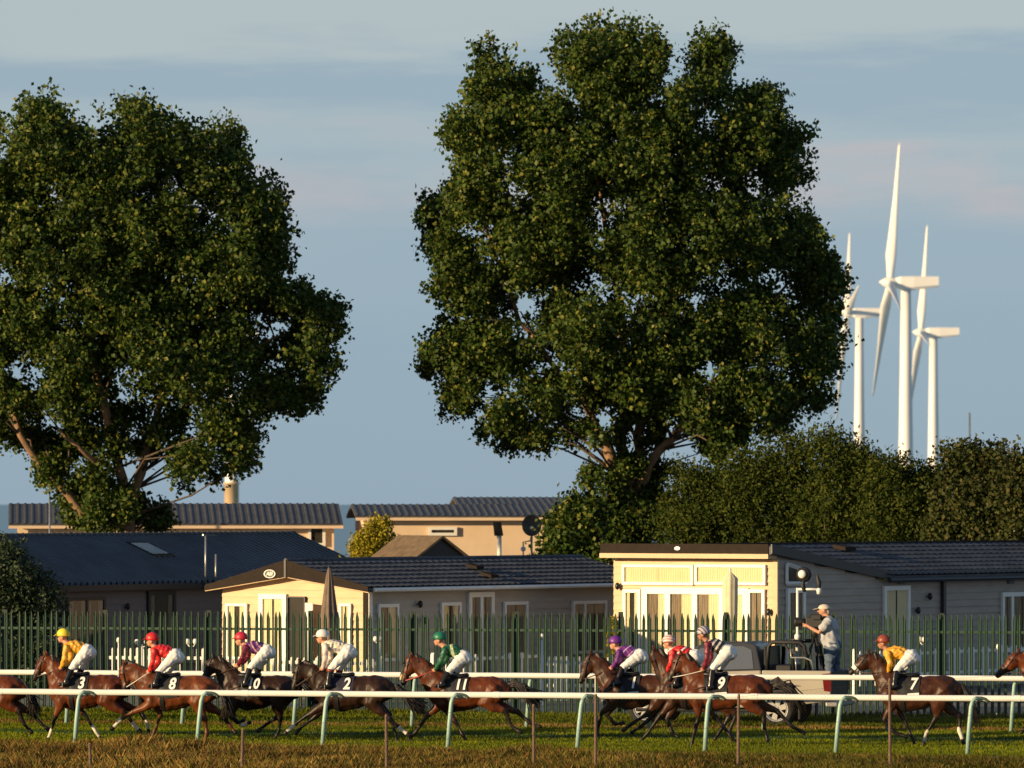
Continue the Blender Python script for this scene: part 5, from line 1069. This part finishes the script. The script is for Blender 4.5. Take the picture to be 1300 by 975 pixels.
for pts in ([(-2.36, 1.27), (-1.80, 1.75), (-1.42, 1.80), (-1.42, 1.27)], [(-1.36, 1.27), (-1.36, 1.80), (-.80, 1.80), (-.62, 1.72), (-.54, 1.30)]):
    cabq(pts).build('side_window', 'car_glass', tk); m2 = cabq(pts); m2.v = [(x, -y, z) for x, y, z in m2.v]; m2.build('side_window', 'car_glass', tk)
MB().add([(-2.60, -.74, 1.235), (-2.60, .74, 1.235), (-1.88, .62, 1.815), (-1.88, -.62, 1.815), (-2.585, -.74, 1.225), (-2.585, .74, 1.225), (-1.87, .62, 1.805), (-1.87, -.62, 1.805)], [(0, 1, 2, 3), (7, 6, 5, 4), (0, 4, 5, 1), (1, 5, 6, 2), (2, 6, 7, 3), (3, 7, 4, 0)]).build('windscreen', 'car_glass', tk)
bs = [(-.33, .48)]+arc(0, .47, 172, 8)+[(.52, .50), (1.20, .58), (1.25, .70), (1.25, 1.27), (-.33, 1.27)]
for y0 in (-.90, .83): o = MB().prism(bs, 'y', y0, y0+.07).build('bed_side', 'truck_paint', tk); bevel(o, .02)
MB().box((-.33, -.83, .78), (1.2, .83, .83)).build('bed_floor', 'plastic_black', tk)
o = MB().box((1.19, -.82, .70), (1.25, .82, 1.24)).build('tailgate', 'plastic_black', tk); MB().box((1.252, -.12, 1.05), (1.27, .12, 1.12)).build('handle', 'chrome', o)  # tailgate coloured black to paint in the shade on the rear
o = MB().box((1.12, -.86, .46), (1.40, .86, .60)).build('rear_bumper', 'grey_metal', tk); bevel(o, .03)
o = MB().box((-4.06, -.86, .40), (-3.9, .86, .66)).build('front_bumper', 'plastic_black', tk); bevel(o, .04)
MB().box((-4.02, -.5, .70), (-3.97, .5, .92)).build('grille', 'chrome', tk)
for sgn in (-1, 1):
    MB().box((-3.99, sgn*.86-.14, .74), (-3.82, sgn*.86+.14 if sgn < 0 else sgn*.86+.03, .94)).build('headlight', 'window_glass', tk) if False else MB().prism([(-4.005, .74), (-3.86, .74), (-3.72, .95), (-3.96, .93)], 'y', sgn*.885-.06, sgn*.885+.005 if sgn > 0 else sgn*.885+.06).build('headlight', 'chrome', tk)
    MB().prism([(1.10, .82), (1.262, .80), (1.262, 1.22), (1.06, 1.20)], 'y', min(sgn*.80, sgn*.912), max(sgn*.80, sgn*.912)).build('tail_light', 'tail_red', tk)
    MB().tube([(-3.7+.45, sgn*.93, .36), (-.55, sgn*.93, .36)], .035, 8).build('side_step', 'plastic_black', tk)
    MB().loft([(Vector((-2.20, sgn*.90, 1.30)), .05, .07), (Vector((-2.18, sgn*1.05, 1.32)), .05, .09)], 8).build('mirror', 'plastic_black', tk, True)
    MB().box((.50, sgn*.80-.08, .18), (.53, sgn*.80+.08, .50)).build('mud_flap', 'plastic_black', tk)
    for x in (-1.38, -2.42): MB().box((x, sgn*.884-.004, .50), (x+.012, sgn*.884+.004, 1.2)).build('door_gap', 'plastic_black', tk)
    for x in (-1.25, -2.25): MB().box((x+.0, sgn*.895-.012, 1.06), (x+.2, sgn*.895+.012, 1.10)).build('door_handle', 'chrome', tk)
for cx in (-3.05, 0):
    for sgn in (-1, 1):
        y = sgn*.80; w = MB().lathe([(.24, -.10), (.36, -.115), (.395, -.08), (.40, 0), (.395, .08), (.36, .115), (.24, .10)], 'y', 28, (0, 0, 0), True).build('wheel', 'tyre', tk, True); w.location = (cx, y, .40)
        MB().lathe([(.0, -.02), (.235, -.02), (.255, -.10), (.275, -.105), (.275, .09), (.0, .09)], 'y', 28).build('rim_barrel', 'plastic_black', w, True)
        rim = MB().lathe([(.225, sgn*.085), (.275, sgn*.115), (.285, sgn*.10), (.24, sgn*.06)], 'y', 28, (0, 0, 0), True)
        for k in range(6):
            a = k*math.pi/3+.3; c_, s_ = math.cos(a), math.sin(a)
            q = [(.03, -.05), (.24, -.065), (.24, .065), (.03, .05)]
            vs = [(r*c_-u*s_, sgn*yy, r*s_+u*c_) for yy in (.07, .10) for r, u in q]
            rim.add(vs, [(0, 1, 2, 3), (7, 6, 5, 4), (0, 4, 5, 1), (1, 5, 6, 2), (2, 6, 7, 3), (3, 7, 4, 0)])
        rim.lathe([(0, sgn*.115), (.06, sgn*.11), (.07, sgn*.08), (0, sgn*.08)], 'y', 12)
        rim.build('rim', 'alloy', w)
rf = MB()
for y in (-.72, .72):
    rf.tube([(-.26, y, 1.27), (-.22, y, 1.80), (-.14, y, 1.90), (.50, y, 1.90), (.60, y, 1.82), (.72, y, 1.27)], .045, 8); rf.tube([(.12, y, 1.90), (.32, y, 1.60), (.36, y, 1.27)], .03, 8)
for x, z in ((-.2, 1.88), (.05, 1.9)): rf.tube([(x, -.72, z), (x, .72, z)], .03, 8)
rf.build('roll_frame', 'plastic_black', tk, True)
o = MB().prism([(-.24, 1.93), (.10, 1.945), (.12, 1.90), (-.24, 1.89)], 'y', -.74, .74).build('bed_cover', 'black_metal', tk)
MB().box((-.335, -.70, 1.27), (-.30, .70, 1.80)).build('cab_guard', 'black_metal', tk)
MB().tube([(.30, -.78, 1.75), (.32, -.80, 1.56), (.62, -.80, 1.56), (.78, -.80, 1.50), (.84, -.80, 1.27)], .022, 8).build('grab_rail', 'grey_metal', tk, True); MB().tube([(.42, -.80, 1.56), (.44, -.80, 1.27)], .02, 8).build('grab_rail', 'grey_metal', tk, True)
tow = tk.matrix_basis.copy()
def tkw(x, y, z): return Matrix.Translation((XT, YT+.85, 0)) @ Matrix.Rotation(TR, 4, 'Z') @ Vector((x, y, z))
case = thing('equipment_case', 'black equipment case inside the pickup bed behind the cab', 'case', tkw(-.02, -.1, .83), TR)
o = MB().box((-.3, -.5, 0), (.28, .5, .55)).build('shell', 'plastic_black', case); bevel(o, .02); MB().box((-.305, -.505, .36), (.285, .505, .38)).build('lid_seam', 'grey_metal', case)
MB().tube([(-.1, -.51, .25), (-.1, -.55, .25), (.1, -.55, .25), (.1, -.51, .25)], .012, 6).build('handle', 'grey_metal', case)
# mast with dish and camera head
ms_ = thing('equipment_mast', 'white mast with cross arm and round dish on the pickup', 'mast', tkw(.16, .45, .83), TR)
zt_ = Zp(747, 128)-.83
MB().lathe([(0, 0), (.12, 0), (.12, .03), (.045, .05), (.045, 1.1), (.07, 1.1), (.07, 1.2), (.032, 1.24), (.032, zt_), (0, zt_)], 'z', 12).build('pole', 'white_paint', ms_, True)
MB().tube([(0, 0, zt_-.03), (.55, 0, zt_-.03)], .028, 8).build('cross_arm', 'white_paint', ms_, True)
dd = MB().lathe([(0, -.05), (.10, -.04), (.17, .0), (.18, .03), (.14, .08), (0, .10)], 'y', 18, (.14, 0, zt_+.30)).build('dish', 'plastic_black', ms_, True); MB().ball((.12, -.06, zt_+.31), (.095, .05, .095), 12, 8).build('dish_face', 'white_paint', dd, True)
MB().loft([(Vector((.14, 0, zt_+.16)), .03, .03), (Vector((.13, 0, zt_+.03)), .08, .055), (Vector((.16, 0, zt_-.06)), .05, .045)], 8).build('dish_mount', 'plastic_black', ms_, True)
MB().loft([(Vector((.50, 0, zt_+.02)), .04, .045), (Vector((.50, 0, zt_+.12)), .05, .06), (Vector((.45, 0, zt_+.30)), .012, .02)], 8).build('camera_head', 'plastic_black', ms_, True); MB().lathe([(0, -.14), (.05, -.14), (.06, -.04), (.03, 0)], 'z', 10, (.50, 0, zt_)).build('lamp', 'white_paint', ms_, True)
# television camera on a tripod
cx_ = .58; tv = thing('television_camera', 'black television camera on tripod held by the man in the pickup', 'camera', tkw(cx_, .40, .83), TR)
zc = Zp(791, 128)-.83
o = MB().box((-.20, -.09, zc-.12), (.24, .09, zc+.12)).build('camera_body', 'plastic_black', tv); bevel(o, .025)
MB().lathe([(0, -.20), (.075, -.20), (.08, -.32), (.105, -.42), (.11, -.46), (.09, -.46), (.0, -.40)], 'x', 16, (0, 0, zc+.01)).build('lens', 'plastic_black', tv, True)
MB().box((-.05, -.16, zc+.07), (.16, -.095, zc+.17)).build('viewfinder', 'plastic_black', tv); MB().tube([(-.12, 0, zc+.12), (-.10, 0, zc+.18), (.12, 0, zc+.18), (.14, 0, zc+.12)], .015, 6).build('top_handle', 'plastic_black', tv)
MB().lathe([(0, zc-.34), (.07, zc-.34), (.09, zc-.20), (.06, zc-.12), (0, zc-.12)], 'z', 12).build('pan_head', 'plastic_black', tv, True)
for a in (90, 210, 330):
    e_ = Vector((.34*math.cos(R(a)), .34*math.sin(R(a)), 0)); MB().tube([Vector((0, 0, zc-.26)), e_*.55+Vector((0, 0, (zc-.26)*.5)), e_], [.03, .03, .022], 8).build('leg', 'plastic_black', tv, True)
MB().tube([(.10, -.08, zc-.22), (.34, -.12, zc-.28)], .012, 6).build('pan_bar', 'plastic_black', tv)
# the operator, standing in the bed, leaning to the camera
mat('tee_shirt', (.40, .41, .44), .8, .15, 6, .2); mat('jeans', (.085, .12, .18), .85, .3, 8, .2); mat('cap_beige', (.62, .52, .42), .75, .1, 10); mat('shoe', (.05, .04, .035), .6, .1, 9)
man = thing('person', 'man in grey T-shirt, jeans and pale cap filming from the pickup bed', 'person', tkw(.95, .45, .83), TR); man.scale = (1.30, 1.2, 1.04)
Vz = lambda x, z, y=0.0: Vector((x, y, z))
hip_, wst, chs, shd, nck, hed = Vz(.02, .93), Vz(.0, 1.08), Vz(-.02, 1.30), Vz(-.03, 1.46), Vz(-.07, 1.56), Vz(-.13, 1.70)
def m_torso(mb, g): mb.loft([(hip_+Vz(0, -.05), .165+g, .13+g), (hip_, .17+g, .14+g), (wst+Vz(-.03, 0), .165+g, .155+g), (chs, .185+g, .145+g), (shd, .165+g, .10+g), (nck-Vz(-.01, .03), .06+g, .06+g)], 12)
def m_arm(mb, g, frac=1.0):
    for s in (-1, 1):
        a, e_, w_ = shd+Vz(.0, -.02, s*.19), Vz(-.16, 1.22, s*.26), Vz(-.40, 1.36, s*.11)
        if s == 1: w_ = Vz(-.30, 1.30, .10)
        ch = [(shd+Vz(.0, -.01, s*.12), .075+g, .075+g), (a, .065+g, .065+g), (a.lerp(e_, .6), .050+g, .052+g)]
        if frac == 1.0: ch += [(e_, .042, .044), (e_.lerp(w_, .4), .042, .042), (w_, .028, .028)]
        mb.loft(ch, 10)
def m_legs(mb, g):
    for s in (-1, 1):
        k_, a_ = Vz(-.02 if s < 0 else .05, .50, s*.11), Vz(.02 if s < 0 else .10, .09, s*.13)
        mb.loft([(hip_+Vz(.0, -.03, s*.085), .10+g, .125+g), (hip_.lerp(k_, .5)+Vz(0, 0, s*.05), .080+g, .092+g), (k_, .056+g, .062+g), (k_.lerp(a_, .35), .054+g, .060+g), (a_, .038+g*1.8, .042+g*1.8)], 10)
def m_feet(mb, g):
    for s in (-1, 1):
        a_ = Vz(.02 if s < 0 else .10, .09, s*.13); mb.loft([(a_+Vz(.045, -.04), .036+g, .04+g), (a_+Vz(-.06, -.045), .042+g, .036+g), (a_+Vz(-.16, -.06), .036+g, .022+g)], 8)
def m_head(mb):
    mb.loft([(nck-Vz(-.02, .06), .065, .07), (hed+Vz(.02, -.08), .058, .062)], 10); mb.ball(hed, (.098, .078, .115)); mb.loft([(hed+Vz(-.02, -.04), .062, .07), (hed+Vz(-.055, -.095), .044, .042)], 10)
    mb.loft([(hed+Vz(-.09, .0), .013, .014), (hed+Vz(-.122, -.032), .017, .014)], 6)
    for s in (-1, 1): mb.loft([(hed+Vz(.01, -.03, s*.08), .012, .026), (hed+Vz(.015, .02, s*.086), .012, .028)], 6)
mb = MB(); m_torso(mb, 0); m_arm(mb, 0); m_legs(mb, 0); m_feet(mb, 0); m_head(mb); me = remeshed(mb, .016, 2); hm = MB()
hand(hm, Vz(-.42, 1.365, -.11), Vector((-1, 0, .3)), -1); hand(hm, Vz(-.32, 1.305, .10), Vector((-1, 0, .1)), 1); join_raw(me, hm); link('body', me, 'skin', man, True)
mb = MB(); m_torso(mb, .018); m_arm(mb, .024, .6); link('tee_shirt', ripple(remeshed(mb, .017, 1), .012, .13, 5), 'tee_shirt', man, True)
mb = MB(); m_legs(mb, .016); mb.loft([(hip_+Vz(0, .06), .182, .155), (hip_, .188, .158), (hip_-Vz(0, .08), .17, .14)], 12); link('jeans', ripple(remeshed(mb, .017, 1), .008, .12, 6), 'jeans', man, True)
for s in (-1, 1):
    mb = MB(); a_ = Vz(.02 if s < 0 else .10, .09, s*.13); g = .012
    mb.loft([(a_+Vz(.045, -.04), .036+g, .04+g), (a_+Vz(-.06, -.045), .042+g, .034+g), (a_+Vz(-.16, -.055), .036+g, .022+g)], 8); o = mb.build('shoe', 'shoe', man, True)
cp = MB().ball(hed+Vz(.0, .035), (.112, .092, .10), 16, 9, .52).build('cap', 'cap_beige', man, True); cp.modifiers.new('t', 'SOLIDIFY').thickness = .008
MB().loft([(hed+Vz(-.08, .045), .075, .010), (hed+Vz(-.15, .03), .07, .008), (hed+Vz(-.19, .015), .045, .006)], 10).build('peak', 'cap_beige', cp, True)
MB().loft([(hed+Vz(-.088, .012), .062, .016), (hed+Vz(-.105, .008), .045, .014)], 8).build('sunglasses', 'goggles', man, True)
MB().loft([(hed+Vz(.07, -.02), .06, .04), (hed+Vz(.085, -.06), .045, .03)], 8).build('hair', 'hair_grey', man, True)
# ------------------------------------------------------------------ wire netting fence on wooden stakes along the near verge
nf = thing('wire_fence', 'wire netting on thin brown wooden stakes along the near verge', 'fence', (0, 108.0, 0))
def fence_pt(px): Y = 103.5+4.5*(px-115)/1015; return Vector((Xp(px, Y), Y-108.0, 0)), Y
prev = []
for i, (px, py) in enumerate([(-70, 956), (115, 943), (307, 925), (491, 907), (678, 894), (756, 881), (937, 881), (1130, 861), (1330, 850)]):
    q, Y = fence_pt(px); h = Zp(py, Y); rg = random.Random(i); ln = Vector((rg.uniform(-.02, .02), 0, 0)); r = .030
    MB().loft([(q, r, r), (q+ln*.5+Vector((0, 0, h*.5)), r*1.05, r), (q+ln+Vector((0, 0, h-.03)), r*.95, r*.9), (q+ln*1.1+Vector((.006, 0, h)), r*.6, r*.6)], 8, False).build('stake', 'stake_wood', nf); prev.append((q, h))
nt = MB()
for (a, ha), (b, hb) in zip(prev[:-1], prev[1:]):
    for fz in (.06, .55, .96): nt.tube([a+Vector((0, -.03, ha*fz)), b+Vector((0, -.03, hb*fz))], .0022, 4)
    L = (b-a).length; cells = int(L/.075)
    for k in range(-14, cells+1):
        for dr in (1, -1):
            u0, u1 = k/cells, (k+14*max(ha, hb)/1.3)/cells; z0, z1 = 0.04, .96
            uu0, uu1 = max(0, u0), min(1, u1)
            if uu1-uu0 < .01: continue
            v0, v1 = (uu0-u0)/(u1-u0), (uu1-u0)/(u1-u0)
            if dr < 0: v0, v1 = 1-v0, 1-v1
            p0, p1 = a.lerp(b, uu0), a.lerp(b, uu1); h0, h1 = ha+(hb-ha)*uu0, ha+(hb-ha)*uu1
            nt.tube([p0+Vector((0, -.032, h0*(z0+(z1-z0)*v0))), p1+Vector((0, -.032, h1*(z0+(z1-z0)*v1)))], .0007, 3)
kind(nt.build('netting', 'wire', nf, fix=False), 'stuff')
